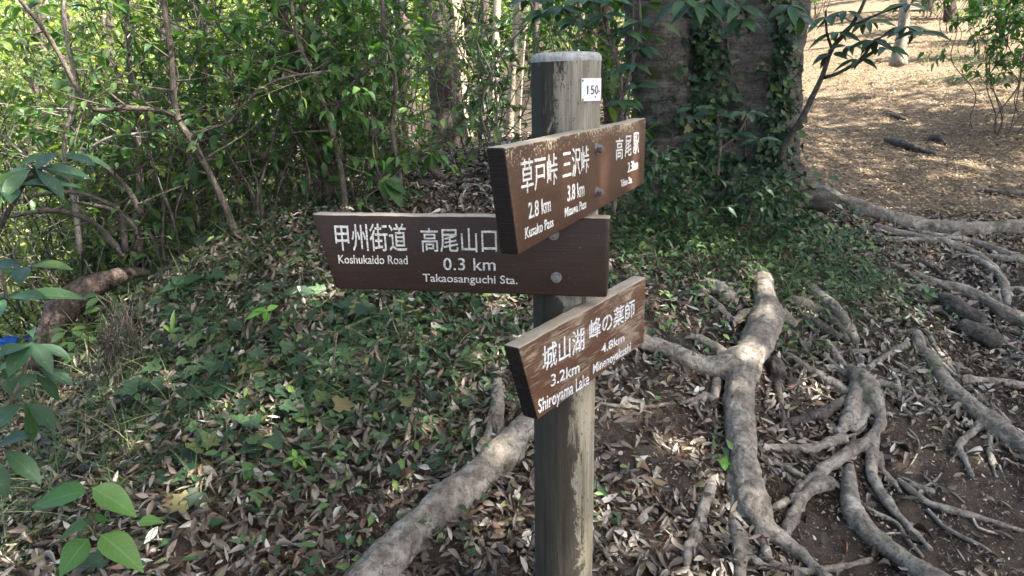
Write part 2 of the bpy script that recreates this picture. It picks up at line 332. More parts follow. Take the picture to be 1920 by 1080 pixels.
# post body
zs = np.r_[np.linspace(zb, ztop-.022, 70), ztop-.018]; seg = 96
prof = [(z, PR) for z in zs] + [(ztop-.0175, PR-.0005), (ztop-.010, PR-.0015)]
V = []; ang = np.linspace(0, 2*pi, seg, endpoint=False)
crack = lambda a, z: sum(d*math.exp(-(((a-a0-.03*math.sin(z*5+a0)+pi) % (2*pi)-pi)/w)**2) for a0, w, d in ((-2.35, .022, .006), (-1.02, .02, .007), (-1.72, .014, .003), (-.55, .016, .004), (-2.0, .012, .002), (1.2, .03, .006), (2.4, .03, .005)))
for z, r in prof:
    c0 = post_c(z)
    for a in ang:
        rr = r - crack(a, z) + .0012*mnoise.noise(Vector((cos(a)*2, sin(a)*2, z*1.5))) + .0006*mnoise.noise(Vector((cos(a)*9, sin(a)*9, z*2)))
        V.append((c0[0]+rr*cos(a), c0[1]+rr*sin(a), z))
n_ = len(prof); i = np.arange(n_-1)[:, None]*seg; j = np.arange(seg)[None]; k = (j+1) % seg
F = np.stack([i+j, i+k, i+seg+k, i+seg+j], -1).reshape(-1, 4)
V.append(tuple(post_c(ztop-.01))); cidx = len(V)-1; b_ = (n_-1)*seg; jj = np.arange(seg); T3 = np.stack([b_+jj, b_+(jj+1) % seg, np.full(seg, cidx)], -1)
t = NT('weathered_post_wood'); v = t.coord((1, 1, .06)); n1 = t.noise(v, 60., 8, .7, .2); n0 = t.noise(t.coord((1, 1, .3)), 22., 9, .75, .9); fine = t.noise(t.coord((1, 1, .12)), 240., 4, .7)
oc = t.n('ShaderNodeTexCoord'); so_ = t.n('ShaderNodeSeparateXYZ', ins={0: oc.outputs['Object']})
col = t.ramp(n1, [(.25, (.07, .06, .045)), (.5, (.18, .16, .125)), (.72, (.33, .30, .245))])
# stain that runs down the left side, old bark film on the lower half, yellowish bared wood on the right
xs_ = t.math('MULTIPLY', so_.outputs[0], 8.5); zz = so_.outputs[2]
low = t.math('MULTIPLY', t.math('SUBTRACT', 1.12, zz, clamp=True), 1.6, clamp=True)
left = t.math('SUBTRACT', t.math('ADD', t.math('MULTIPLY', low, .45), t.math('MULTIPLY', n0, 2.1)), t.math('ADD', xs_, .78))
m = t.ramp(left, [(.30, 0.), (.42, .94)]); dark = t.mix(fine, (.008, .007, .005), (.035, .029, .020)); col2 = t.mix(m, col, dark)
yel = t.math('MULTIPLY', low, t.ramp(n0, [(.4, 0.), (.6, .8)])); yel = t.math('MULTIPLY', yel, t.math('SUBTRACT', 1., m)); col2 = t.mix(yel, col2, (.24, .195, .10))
sp_ = t.noise(t.coord((1, 1, .5)), 130., 3, .7); col2 = t.mix(t.math('MULTIPLY', t.ramp(sp_, [(.62, 0.), (.67, 1.)]), .8), col2, (.02, .018, .015))
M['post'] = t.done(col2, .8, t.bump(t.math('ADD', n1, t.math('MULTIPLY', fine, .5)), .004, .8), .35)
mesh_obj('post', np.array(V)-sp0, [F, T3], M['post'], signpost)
# weathered worn rim of the top
V = []; prof = [(ztop-.0176, PR+.0008), (ztop-.012, PR+.0012), (ztop-.006, PR-.0002), (ztop-.002, PR-.004), (ztop, PR-.009), (ztop+.001, PR-.02), (ztop+.002, .02)]
for z, r in prof:
    c0 = post_c(z)
    for a in ang:
        rr = r - crack(a, z)*.8 + .0008*mnoise.noise(Vector((cos(a)*6, sin(a)*6, z*30))); V.append((c0[0]+rr*cos(a), c0[1]+rr*sin(a), z))
n_ = len(prof); i = np.arange(n_-1)[:, None]*seg; F = np.stack([i+j, i+k, i+seg+k, i+seg+j], -1).reshape(-1, 4)
V.append(tuple(post_c(ztop+.002))); b_ = (n_-1)*seg; T3 = np.stack([b_+jj, b_+(jj+1) % seg, np.full(seg, len(V)-1)], -1)
t = NT('bleached_post_top'); n1 = t.noise(t.coord((1, 1, 1)), 60., 8, .75); n2 = t.noise(t.coord(), 260., 3, .7)
c = t.ramp(n1, [(.3, (.13, .125, .115)), (.5, (.27, .265, .25)), (.72, (.44, .44, .42))]); c = t.mix(t.ramp(n2, [(.58, 0.), (.66, .7)]), c, (.08, .085, .08))
M['rim'] = t.done(c, .75, t.bump(n1, .003, .8))
mesh_obj('bevelled_top', np.array(V)-sp0, [F, T3], M['rim'], signpost)

BD = {1: (1.1621, -.498, .9228, -.0793, .0407, .0763, .0318), 2: (-.2113, -.5557, .6592, -.2544, .0404, .0929, .035), 3: (.969, -.3348, .5685, -.4494, .0608, .0958, .0347)}
HB = .17
def board_frame(k):
    yaw, s0, L, zt, sl, off, th = BD[k]; d = np.array([cos(yaw), sin(yaw), 0]); n = np.array([sin(yaw), -cos(yaw), 0])
    O = np.array([PX + LEAN*zt, PY, 1.5+zt]) + d*s0 + n*off; return O, d, n, L, sl, th
def on_board(k, px, py):
    O, d, n, L, sl, th = board_frame(k); r = ray(px, py); tt = np.dot(O-CAM, n)/np.dot(r, n); p = CAM + r*tt - O; return np.dot(p, d), -p[2]
def board_wood(name, paint, wood, wear, flecks, seed, dark_top=.2):
    t = NT(name); g = t.coord((.8, 1.2, 14.)); n1 = t.noise(g, 9., 8, .7, .15); n2 = t.noise(t.coord((1.5, 1, 3)), 5., 6, .65, .5); n3 = t.noise(t.coord((1.6, 3, 52)), 9., 6, .72); n4 = t.noise(t.coord((1, 1, 1)), 150., 4, .7)
    nm = t.n('ShaderNodeNewGeometry'); oc = t.n('ShaderNodeTexCoord'); sn = t.n('ShaderNodeSeparateXYZ', ins={0: oc.outputs['Normal']}); so_ = t.n('ShaderNodeSeparateXYZ', ins={0: oc.outputs['Object']})
    pc = t.mix(t.ramp(n1, [(.3, 0.), (.7, 1.)]), paint[0], paint[1]); pc = t.mix(t.ramp(n2, [(.45, 0.), (.75, .55)]), pc, paint[2])
    wc = t.mix(n3, wood[0], wood[1])
    we = t.math('ADD', t.math('MULTIPLY', n3, .62), t.math('MULTIPLY', n2, .45)); m = t.ramp(we, [(wear, 0.), (wear+.045, 1.)])
    col = t.mix(m, pc, wc)
    # flaked paint near the upper edge
    e = t.math('MULTIPLY', t.math('ADD', so_.outputs[2], .05, clamp=True), t.math('MULTIPLY', t.math('SUBTRACT', n2, .36), flecks*4.0)); fl = t.ramp(t.math('ADD', n4, e), [(.66, 0.), (.69, 1.)]); col = t.mix(fl, col, wood[1])
    # bare weathered top edge
    up = t.ramp(sn.outputs[2], [(.4, 0.), (.6, 1.)]); topc = t.mix(n3, (.17, .135, .1), (.4, .345, .27)); col = t.mix(up, col, topc)
    # near-black end grain on the pointed end
    ex = t.math('LESS_THAN', sn.outputs[0], -.6); col = t.mix(ex, col, (.004, .003, .0025))
    h = t.math('ADD', t.math('MULTIPLY', n3, .8), t.math('MULTIPLY', m, -.5))
    return t.done(col, t.mix(m, (.42, .42, .42), (.8, .8, .8)), t.bump(h, .0016, .9), .4)
BM = {1: board_wood('brown_painted_board', ((.043, .0195, .011), (.068, .032, .019), (.10, .056, .036)), ((.18, .12, .07), (.40, .33, .22)), .665, 4.2, 1),
      2: board_wood('dark_stained_board', ((.013, .006, .0035), (.036, .015, .008), (.028, .015, .009)), ((.10, .06, .035), (.22, .16, .10)), .70, 0., 2),
      3: board_wood('flaking_painted_board', ((.065, .029, .015), (.095, .044, .024), (.12, .066, .04)), ((.17, .12, .075), (.34, .275, .195)), .545, 0., 3)}
t = NT('white_letter_paint'); nn = t.noise(t.coord((1, 1, 3)), 120., 5, .7); M['letter'] = t.done(t.mix(t.ramp(nn, [(.38, 0.), (.58, 1.)]), (.30, .27, .23), (.70, .70, .67)), .6, t.bump(nn, .0008, .6))
t = NT('worn_letter_paint'); nn = t.noise(t.coord((.5, 1, 6)), 60., 6, .75); lc = t.mix(t.ramp(nn, [(.40, 0.), (.50, 1.)]), (.17, .11, .065), (.60, .62, .63)); M['letter_worn'] = t.done(lc, .7, t.bump(nn, .0008, .6))
M['letter_black'] = NT('black_plate_print').done((.015, .015, .017), .5)
t = NT('galvanised_bolt'); nn = t.noise(t.coord(), 90., 4); M['bolt'] = t.done(t.ramp(nn, [(.3, (.09, .085, .08)), (.7, (.30, .29, .28))]), .5, t.bump(nn, .0006, .5), .5, .6)
def make_board(k, label):
    O, d, n, L, sl, th = board_frame(k)
    # local frame: +x along the board, +z up, -y out to the reader
    Mx = Matrix(((d[0], -n[0], 0, O[0]), (d[1], -n[1], 0, O[1]), (0, 0, 1, O[2]), (0, 0, 0, 1)))
    cr = .0035; cs = []
    for (tc, oc, a0) in ((cr, -cr, pi/2), (HB-cr, -cr, 0), (HB-cr, -(th-cr), -pi/2), (cr, -(th-cr), -pi)):
        for q in np.linspace(0, pi/2, 4): cs.append((tc - cr*sin(a0-q)*1., oc + cr*cos(a0-q)))
    cs = np.array(cs); m_ = len(cs); NS = 90; V = []
    us = np.r_[0, .0012, .0035, np.linspace(.01, L-.01, NS), L-.0035, L-.0012, L]; ins = np.r_[.003, .001, 0, np.zeros(NS), 0, .001, .003]
    rs = random.Random(k)
    for u, q in zip(us, ins):
        for tt, oo in cs:
            tc = HB/2 + (tt-HB/2)*(1-q/(HB/2)); oc_ = -th/2 + (oo+th/2)*(1-q/(th/2))
            s = sl*tt/HB*(1-u/L) + u - .005*(u/L)*tt/HB
            w1 = mnoise.noise(Vector((s*6, k*7.3, tt*3)))*.0011 + mnoise.noise(Vector((s*45, k*3.1, tt*9)))*.0006
            edge = 1 if tt < .004 else .25
            V.append((s, -(oc_ + w1*.5), -(tc + w1*edge*1.6)))
    V = np.array(V); R_ = len(us); i = np.arange(R_-1)[:, None]*m_; j_ = np.arange(m_)[None]; k_ = (j_+1) % m_
    F = np.stack([i+j_, i+m_+j_, i+m_+k_, i+k_], -1).reshape(-1, 4)
    caps = [np.arange(m_)[None], ((R_-1)*m_+np.arange(m_)[::-1])[None]]
    o = mesh_obj('sign_board', V, [F]+caps, BM[k], signpost, smooth=True)
    o.matrix_basis = Matrix.Translation(Vector(-sp0)) @ Mx; o['label'] = label
    bm = bmesh.new(); bm.from_mesh(o.data); bmesh.ops.recalc_face_normals(bm, faces=bm.faces)
    for f in bm.faces:
        if len(f.verts) > 4: f.smooth = False
    bm.to_mesh(o.data); bm.free()
    return o
B1 = make_board(1, 'topmost brown board with the edge facing the reader near black')
B2 = make_board(2, 'dark middle board pointing left')
B3 = make_board(3, 'lowest board with flaking paint and bare weathered top edge')
def text_mesh(s, bold=.0, space=1.):
    c = bpy.data.curves.new('lettering', 'FONT'); c.body = s; c.size = 1; c.offset = bold; c.resolution_u = 3; c.extrude = .006; c.space_character = space
    o = bpy.data.objects.new('lettering', c); COL.objects.link(o); dg = bpy.context.evaluated_depsgraph_get(); dg.update()
    me = bpy.data.meshes.new_from_object(o.evaluated_get(dg)); bpy.data.objects.remove(o); bpy.data.curves.remove(c); return me
def letter(board, k, s, a, b, top, mat, bold=.02, space=1.):
    """a: pixel of lower left corner, b: pixel of lower right corner, top: pixel y of the top at the left"""
    me = text_mesh(s, bold, space); n = len(me.vertices); co = np.empty(n*3, np.float32); me.vertices.foreach_get('co', co); co = co.reshape(-1, 3)
    x0, x1 = co[:, 0].min(), co[:, 0].max()
    left = co[:, 0] < x0 + .6; cjk = ord(s[0]) > 1000; y0 = co[:, 1].min() if cjk else 0.; y1 = co[left, 1].max()
    sa, ta = on_board(k, *a); sb, tb = on_board(k, *b); st, tt = on_board(k, a[0], top)
    u = (co[:, 0]-x0)/(x1-x0); v = (co[:, 1]-y0)/(y1-y0); hh = ta - tt
    co2 = np.stack([sa + u*(sb-sa), -.0006 - co[:, 2]*.06, -(ta + u*(tb-ta)) + v*hh], -1).astype(np.float32)
    me.vertices.foreach_set('co', co2.ravel()); me.materials.clear(); me.materials.append(mat); me.update()
    o = bpy.data.objects.new('lettering', me); COL.objects.link(o); o.parent = board; o['label'] = 'lettering reading ' + s; return o
W_ = M['letter']; WW = M['letter_worn']
letter(B2, 2, '甲州街道', (631, 470.5), (764, 471.5), 423, W_, .004)
letter(B2, 2, '高尾山口駅', (791, 472.5), (974, 474), 427, W_, .004)
letter(B2, 2, 'Koshukaido Road', (635.5, 493.7), (764.8, 495.4), 478, W_, .004)
letter(B2, 2, '0.3 km', (832, 506.0), (929.5, 507.0), 483.5, W_, .004, 1.04)
letter(B2, 2, 'Takaosanguchi Sta.', (793.5, 527.5), (970.5, 532.5), 513.2, W_, .004)
letter(B1, 1, '草戸峠', (977, 366), (1044.5, 345), 299, W_, .004)
letter(B1, 1, '三沢峠', (1054.5, 338), (1103.5, 323), 287, W_, .004)
letter(B1, 1, '高', (1154, 301), (1167, 298), 259, W_, .004)
letter(B1, 1, '尾', (1171, 295), (1183, 292), 255, W_, .004)
letter(B1, 1, '駅', (1186.5, 289.5), (1197, 287), 249, W_, .004)
letter(B1, 1, '2.8 km', (990.5, 410.4), (1032, 395.2), 380, W_, .01)
letter(B1, 1, '3.8 km', (1063.5, 377.5), (1095, 366), 348, W_, .01)
letter(B1, 1, '2.3km', (1176.6, 323.5), (1195.5, 316), 305, W_, .01)
letter(B1, 1, 'Kusako Pass', (984, 448), (1037, 424.5), 427.5, W_, .01)
letter(B1, 1, 'Misawa Pass', (1058.5, 407.5), (1098.5, 389.5), 390, W_, .01)
letter(B1, 1, 'Takao Sta.', (1163, 351), (1184.5, 342), 338, W_, .01)
letter(B3, 3, '城山湖', (1017, 699), (1095, 655), 651, WW, .006)
letter(B3, 3, '峰の薬師', (1104.5, 640), (1189, 594), 602, WW, .006)
letter(B3, 3, '3.2km', (1032.8, 725), (1086, 697.5), 703, WW, .006)
letter(B3, 3, '4.8km', (1127, 663), (1170, 640), 647, WW, .006)
letter(B3, 3, 'Shiroyama Lake', (1009, 775), (1104, 720), 749, WW, .006)
letter(B3, 3, 'Minenoyakushi', (1111.5, 701), (1182, 658), 683, WW, .006)
def bolt(board, k, px, py, r=.0088):
    s, t_ = on_board(k, px, py); bm = bmesh.new()
    bmesh.ops.create_cone(bm, cap_ends=True, segments=28, radius1=r*1.35, radius2=r*1.3, depth=.0016, matrix=Matrix.Translation((0, 0, .0011)))
    g = bmesh.ops.create_cone(bm, cap_ends=True, segments=6, radius1=r, radius2=r, depth=.010, matrix=Matrix.Translation((0, 0, .0082)))
    top = [f for f in bm.faces if f.normal.z > .9 and f.calc_center_median().z > .01]
    r1 = bmesh.ops.bevel(bm, geom=[e for f in top for e in f.edges], offset=.0016, segments=2, affect='EDGES')
    me = bpy.data.meshes.new('bolt'); bm.to_mesh(me); bm.free(); me.materials.append(M['bolt'])
    o = bpy.data.objects.new('bolt', me); COL.objects.link(o); o.parent = board
    o.matrix_basis = Matrix.Translation((s, -.0004, -t_)) @ Matrix.Rotation(pi/2, 4, 'X') @ Matrix.Rotation(.2*k, 4, 'Z'); return o
bolt(B1, 1, 1118.5, 279); bolt(B1, 1, 1118.5, 361); bolt(B2, 2, 1043, 520); bolt(B2, 2, 1038, 440)
# number plate nailed round the post
def on_post(px, py, r):
    d = ray(px, py); best = None
    T = np.linspace(1.2, 1.9, 1401); p = CAM + d*T[:, None]; c0 = PX + LEAN*(p[:, 2]-1.5); q = np.hypot(p[:, 0]-c0, p[:, 1]-PY); kk = np.nonzero(q < r)[0]
    p = p[kk[0]] if len(kk) else p[np.argmin(q)]; return math.atan2(p[1]-PY, p[0]-PX-LEAN*(p[2]-1.5)), p[2]
rp = PR + .0016
a0, z0 = on_post(1090, 147, rp); a1, z1 = on_post(1090, 190, rp); aw = .062/PR
zc0, zc1 = z0, z1; na = 14
V = []; 
for rr in (rp, rp+.0014):
    for z in (zc0, zc1):
        for q in np.linspace(a0, a0+aw, na):
            c0 = post_c(z); V.append((c0[0]+rr*cos(q), c0[1]+rr*sin(q), z))
V = np.array(V); F = []
for q in range(na-1):
    F += [(q, q+1, na+q+1, na+q), (2*na+q, 3*na+q, 3*na+q+1, 2*na+q+1), (q, 2*na+q, 2*na+q+1, q+1), (na+q, na+q+1, 3*na+q+1, 3*na+q)]
F += [(0, na, 3*na, 2*na), (na-1, 3*na-1, 4*na-1, 2*na-1)]
t = NT('white_enamel_plate'); nn = t.noise(t.coord(), 60., 5); M['plate'] = t.done(t.ramp(nn, [(.3, (.5, .5, .49)), (.6, (.72, .73, .73))]), .4, t.bump(nn, .0004, .5))
plate = mesh_obj('number_plate', V-sp0, [np.array(F)], M['plate'], signpost, smooth=False)
def plate_text(s, px0, py0, px1, ytop, bold=0.):
    me = text_mesh(s, bold); n = len(me.vertices); co = np.empty(n*3, np.float32); me.vertices.foreach_get('co', co); co = co.reshape(-1, 3)
    A0, Z0 = on_post(px0, py0, rp+.0024); A1, _ = on_post(px1, py0, rp+.0024); _, ZT = on_post(px0, ytop, rp+.0024)
    x0, x1 = co[:, 0].min(), co[:, 0].max(); y1 = co[:, 1].max(); a = A0 + (co[:, 0]-x0)/(x1-x0)*(A1-A0); z = Z0 + co[:, 1]/y1*(ZT-Z0); rr = rp + .0024 + co[:, 2]*.01
    V = np.stack([PX + LEAN*(z-1.5) + rr*np.cos(a), PY + rr*np.sin(a), z], -1) - sp0
    me.vertices.foreach_set('co', V.astype(np.float32).ravel()); me.materials.clear(); me.materials.append(M['letter_black']); me.update()
    o = bpy.data.objects.new('lettering', me); COL.objects.link(o); o.parent = plate; o['label'] = 'black number reading ' + s
plate_text('150-', 1101, 177, 1124.6, 160)
for (px, py, r) in ((1093, 151, .0032), (1093, 187, .0032), (1116, 181.5, .0022), (1113, 151, .0012)):
    a, z = on_post(px, py, rp+.0018); c0 = post_c(z); p = np.array([c0[0]+(rp+.0018)*cos(a), c0[1]+(rp+.0018)*sin(a), z]) - sp0
    bm = bmesh.new(); bmesh.ops.create_uvsphere(bm, u_segments=12, v_segments=8, radius=r); bmesh.ops.scale(bm, vec=(1, 1, 1), verts=bm.verts)
    me = bpy.data.meshes.new('nail'); bm.to_mesh(me); bm.free(); me.materials.append(M['bolt'] if r > .003 else M['letter_black'])
    o = bpy.data.objects.new('nail', me); COL.objects.link(o); o.parent = plate; o.location = p; o.scale = (.7, .7, .7)

# ================================================================== ROOTS
def px_path(pts, lift=.35, step=.015):
    """pts: (px, py, radius px[, lift]) in the photograph -> points on the ground there, with radius"""
    out = []
    for p in pts:
        px, py, r = p[:3]; lf = p[3] if len(p) > 3 else lift
        if len(p) > 4: out.append((*at(px, py, p[4]), r*p[4]/FOC)); continue
        g, t = G(px, py, 0.); R_ = r*t*1.0/FOC*1.02
        if lf: g, t = G(px, py, R_*lf); R_ = r*t/FOC
        out.append((*g, R_))
    return out
def knobbly(P, amp=.14, f=7.):
    P = P.copy(); s = np.r_[0, np.cumsum(np.linalg.norm(np.diff(P[:, :3], axis=0), axis=1))]
    k = random.random()*50; P[:, 3] *= np.array([1 + amp*mnoise.noise(Vector((q*f, k, 0)))*2 for q in s]); return P
def root(label, branches, mat='root', voxel=.006, name='tree_root', cat='tree root', smooth=2, dec=1., group=None, lump=.0055):
    g = Geo(); first = None
    for b in branches:
        lift = .35
        if isinstance(b, tuple) and isinstance(b[0], (float, int)): lift, b = b
        P = knobbly(spline(px_path(b, lift))); 
        if first is None: first = P[len(P)//2, :3].copy()
        if len(P) < 2: continue
        g.tube(P[:, :3], P[:, 3], 12)
    o = g.build(name, M[mat], None, first)
    m = o.modifiers.new('r', 'REMESH'); m.mode = 'VOXEL'; m.voxel_size = voxel
    s = o.modifiers.new('s', 'SMOOTH'); s.iterations = smooth; s.factor = .5
    dg = bpy.context.evaluated_depsgraph_get(); dg.update(); me = bpy.data.meshes.new_from_object(o.evaluated_get(dg)); o.modifiers.clear(); old = o.data; o.data = me; bpy.data.meshes.remove(old); me.name = name
    n = len(me.vertices); co = np.empty(n*3, np.float32); me.vertices.foreach_get('co', co); co = co.reshape(-1, 3); nn = np.empty(n*3, np.float32); me.vertex_normals.foreach_get('vector', nn) if hasattr(me.vertex_normals, 'foreach_get') else None; nn = nn.reshape(-1, 3)
    d = np.array([mnoise.noise(Vector(c)*20)*1.2 + mnoise.noise(Vector(c)*48)*.6 + mnoise.noise(Vector(c)*110)*.25 for c in co], np.float32)*lump
    co = co + nn*d[:, None]; me.vertices.foreach_set('co', co.ravel()); me.polygons.foreach_set('use_smooth', np.ones(len(me.polygons), bool)); me.update()
    return tag(o, label, cat, group)
root('thick smooth forked root with a pale lichen spot arching down beside the post', [
    (.9, [(1428, 520, 18, .2), (1431, 545, 21), (1438, 591, 26), (1420, 640, 31), (1398, 685, 33), (1386, 740, 27), (1387, 800, 26), (1394, 860, 25), (1404, 910, 26), (1413, 945, 28), (1432, 985, 24, .6), (1465, 1012, 19, .4), (1505, 1045, 14, .3), (1545, 1078, 10), (1580, 1110, 8)]),
    (.6, [(1400, 672, 30, .9), (1368, 685, 28, .9), (1333, 689, 22), (1289, 674, 19), (1244, 652, 16), (1200, 641, 14), (1150, 628, 12), (1110, 622, 9)]),
    (.9, [(1435, 590, 26), (1466, 592, 17), (1492, 611, 9)]),
    (.6, [(1360, 672, 18, .8), (1335, 650, 12), (1312, 636, 10), (1292, 629, 7)]),
    (.6, [(1425, 590, 15, .9), (1395, 590, 9), (1376, 604, 8), (1360, 588, 7), (1340, 566, 7), (1317, 547, 6), (1300, 533, 4)]),
    (.5, [(1408, 930, 18, .9), (1384, 940, 13), (1378, 975, 14), (1384, 1020, 13), (1389, 1080, 12), (1392, 1120, 11)]),
    (.4, [(1420, 985, 14), (1436, 1035, 10), (1452, 1058, 9), (1500, 1072, 8), (1545, 1068, 8), (1590, 1060, 7), (1635, 1050, 5)]),
    (.3, [(1394, 1000, 8), (1405, 1045, 9), (1440, 1066, 9)]),
    (.5, [(1376, 850, 8), (1366, 905, 6), (1381, 945, 8)])], 'root', .0062)
root('cut hollow root stub with two thin legs beside the thick forked root', [
    (1.2, [(1438, 676, 10), (1452, 680, 15), (1457, 694, 15), (1459, 706, 13)]), (1.0, [(1452, 700, 9), (1462, 745, 7), (1469, 785, 6), (1480, 810, 6), (1492, 830, 5)]), (.6, [(1446, 690, 6), (1441, 722, 5), (1434, 760, 4)])], 'root_dark', .004)
root('twisted knotted root with a loop hole, right of the thick forked root', [
    (1.0, [(1590, 690, 10, .3), (1602, 700, 15), (1624, 724, 23), (1636, 748, 20), (1650, 780, 13), (1646, 806, 12), (1624, 829, 11), (1600, 842, 12), (1572, 862, 11), (1539, 884, 11), (1512, 906, 10), (1490, 925, 8)]),
    (1.0, [(1612, 720, 18), (1602, 750, 15), (1592, 780, 13), (1580, 802, 10), (1570, 815, 7)]),
    (1.1, [(1634, 752, 10), (1622, 776, 9), (1612, 795, 7), (1598, 808, 6)]),
    (.8, [(1467, 660, 5), (1497, 679, 8), (1528, 698, 8), (1560, 718, 9), (1596, 742, 9)]),
    (.8, [(1642, 810, 9), (1634, 840, 11), (1634, 880, 11), (1645, 912, 10), (1663, 940, 10), (1685, 967, 9), (1706, 991, 8), (1744, 1030, 6)]),
    (.4, [(1648, 850, 6), (1655, 882, 6), (1674, 906, 6), (1690, 925, 3)]),
    (.7, [(1590, 705, 7), (1570, 690, 6), (1545, 665, 5)])], 'root', .0052)
root('dark wet root half buried under the knotted root', [(.8, [(1590, 742, 9), (1572, 758, 10), (1545, 774, 11), (1510, 784, 10), (1480, 792, 9), (1462, 800, 6)])], 'root_dark', .005)
root('broken horizontal root with a torn pinkish end crossing to the knotted root', [(1.0, [(1415, 836, 6), (1450, 840, 8), (1490, 842, 9), (1530, 838, 9), (1562, 828, 10), (1582, 822, 11), (1586, 832, 7)])], 'root', .0045)
root('thin straight root slanting below the broken horizontal root', [(1.0, [(1418, 850, 5), (1455, 866, 5), (1490, 885, 6), (1520, 900, 6)])], 'root', .004)
root('short cut root with a blunt round end leaning over a small hollow', [(1.0, [(1562, 907, 14), (1545, 905, 15), (1520, 918, 12), (1505, 935, 11), (1492, 958, 12), (1480, 985, 12), (1474, 1005, 9)]), (.7, [(1510, 925, 8), (1480, 938, 8), (1448, 955, 7), (1430, 962, 6)])], 'root', .0048)
root('thick curved root sweeping down to the bare dirt in front of the knotted root', [(.5, [(1590, 868, 9, .4), (1592, 895, 13), (1592, 930, 17), (1603, 965, 19), (1625, 995, 20), (1655, 1022, 21), (1695, 1050, 22), (1740, 1078, 22), (1790, 1108, 22)])], 'root_lichen', .006)
root('long thick grey root running down the slope with a clawed side root', [
    (.5, [(1728, 655, 9), (1744, 674, 14), (1758, 700, 17), (1780, 727, 18), (1812, 756, 20), (1846, 786, 21), (1880, 812, 22), (1922, 842, 23), (1990, 885, 24)]),
    (.8, [(1845, 786, 9), (1826, 808, 7), (1805, 825, 8), (1797, 838, 8), (1810, 865, 6), (1822, 893, 4)]), (.5, [(1800, 830, 6), (1790, 850, 4), (1785, 868, 3)]),
    (.8, [(1852, 792, 7), (1855, 825, 6), (1857, 860, 5), (1868, 895, 3)]), (.5, [(1857, 855, 4), (1875, 878, 3), (1882, 895, 2)])], 'root_lichen', .0062)
root('straight pale root crossing at the right edge above the long grey root', [(.6, [(1790, 708, 6), (1812, 712, 8), (1860, 716, 8), (1920, 722, 9), (1990, 730, 9)])], 'root', .006)
root('pale root curving down over leaf litter into the right edge of the slope', [(.7, [(1700, 512, 5), (1735, 522, 7), (1775, 535, 9), (1817, 548, 11), (1850, 565, 12), (1880, 585, 14), (1925, 603, 16), (1990, 618, 16)])], 'root_lichen', .007)
root('dark thick root stump lying below the pale curving root', [(.8, [(1765, 556, 10), (1785, 572, 18), (1815, 590, 20), (1842, 604, 17)]), (.8, [(1800, 610, 14), (1830, 622, 18), (1858, 636, 18), (1872, 642, 13)])], 'root_dark', .008)
root('slender looping root from the leaf litter down to the right edge', [(.8, [(1790, 474, 4), (1822, 483, 6), (1852, 498, 7), (1874, 520, 8), (1886, 548, 7), (1888, 570, 6)])], 'root', .006)
root('very long thick root bounding the trail beside the big tree', [
    (.35, [(1512, 354, 13), (1535, 362, 16), (1564, 374, 17), (1610, 391, 16), (1660, 406, 16), (1710, 420, 16), (1765, 428, 15), (1820, 430, 15), (1880, 428, 16), (1950, 430, 17), (2050, 438, 17)])], 'root', .009)
root('thin root branching off below the long trail root', [(.6, [(1640, 422, 5), (1700, 440, 7), (1760, 452, 8), (1810, 468, 8), (1850, 492, 8), (1878, 520, 8), (1895, 560, 6)])], 'root', .007)
root('thin root wandering at the right edge below the long trail root', [(.6, [(1700, 430, 4), (1760, 442, 6), (1820, 452, 7), (1880, 472, 7), (1960, 500, 7)]), (.6, [(1800, 470, 4), (1840, 478, 6), (1900, 486, 7), (1970, 490, 7)])], 'root', .007)
root('short thick root above the forked root going down to the right', [(.7, [(1500, 525, 6), (1520, 540, 10), (1548, 562, 12), (1575, 592, 13), (1592, 618, 12), (1604, 640, 9)])], 'root_lichen', .006)
root('double root between the thick forked root and the short root', [(.7, [(1478, 560, 8), (1500, 570, 12), (1530, 580, 12), (1556, 598, 10), (1578, 622, 9), (1588, 640, 7)]), (.7, [(1500, 590, 7), (1530, 606, 9), (1556, 622, 9), (1575, 634, 7)]), (.6, [(1512, 588, 6), (1520, 612, 6), (1530, 630, 5)])], 'root_dark', .006)
rl = [('thin root slanting through litter right of the double root', [(1550, 640, 6), (1565, 665, 8), (1585, 690, 7)]),
      ('thin root leading left from the upright root nub', [(1626, 692, 6), (1650, 674, 8), (1680, 656, 7), (1702, 645, 6)]),
      ('thin long root going down beside the upright root nub', [(1717, 600, 5), (1738, 625, 5), (1760, 660, 5), (1790, 700, 6), (1830, 738, 6), (1880, 790, 5)]),
      ('pale thin root parallel to the long grey root', [(1735, 640, 4), (1765, 680, 5), (1800, 714, 5), (1850, 752, 5), (1900, 800, 4)]),
      ('upright root nub above the long grey root', [(1719, 625, 9), (1722, 640, 12), (1724, 658, 11)]),
      ('thin root lying on litter left of the long grey root', [(1630, 715, 6), (1668, 722, 6), (1706, 741, 7), (1736, 752, 6), (1763, 778, 5)]),
      ('pale rootlet on the bare dirt running to the right edge', [(1683, 898, 5), (1710, 920, 8), (1740, 942, 7), (1790, 958, 8), (1840, 972, 6), (1890, 988, 5), (1930, 998, 4)]),
      ('short pale rootlet above the dirt rootlet', [(1706, 905, 5), (1725, 915, 6), (1752, 922, 5)]),
      ('lowest pale rootlet on the bare dirt', [(1739, 955, 4), (1768, 985, 5), (1800, 1005, 5), (1850, 1030, 4), (1870, 1060, 3)]),
      ('thin root going left from the forked root towards the post', [(1344, 712, 9), (1340, 735, 10), (1336, 752, 8), (1322, 738, 5), (1300, 750, 5), (1262, 756, 5), (1206, 763, 4), (1150, 760, 4), (1120, 755, 3)]),
      ('thin root hanging down the bank left of the forked root', [(1340, 755, 3), (1343, 790, 4), (1338, 830, 4), (1334, 870, 4)]),
      ('twisted rootlet below the curved thick root', [(1610, 940, 4), (1640, 962, 5), (1680, 980, 4), (1700, 1010, 5), (1730, 1045, 4)])]
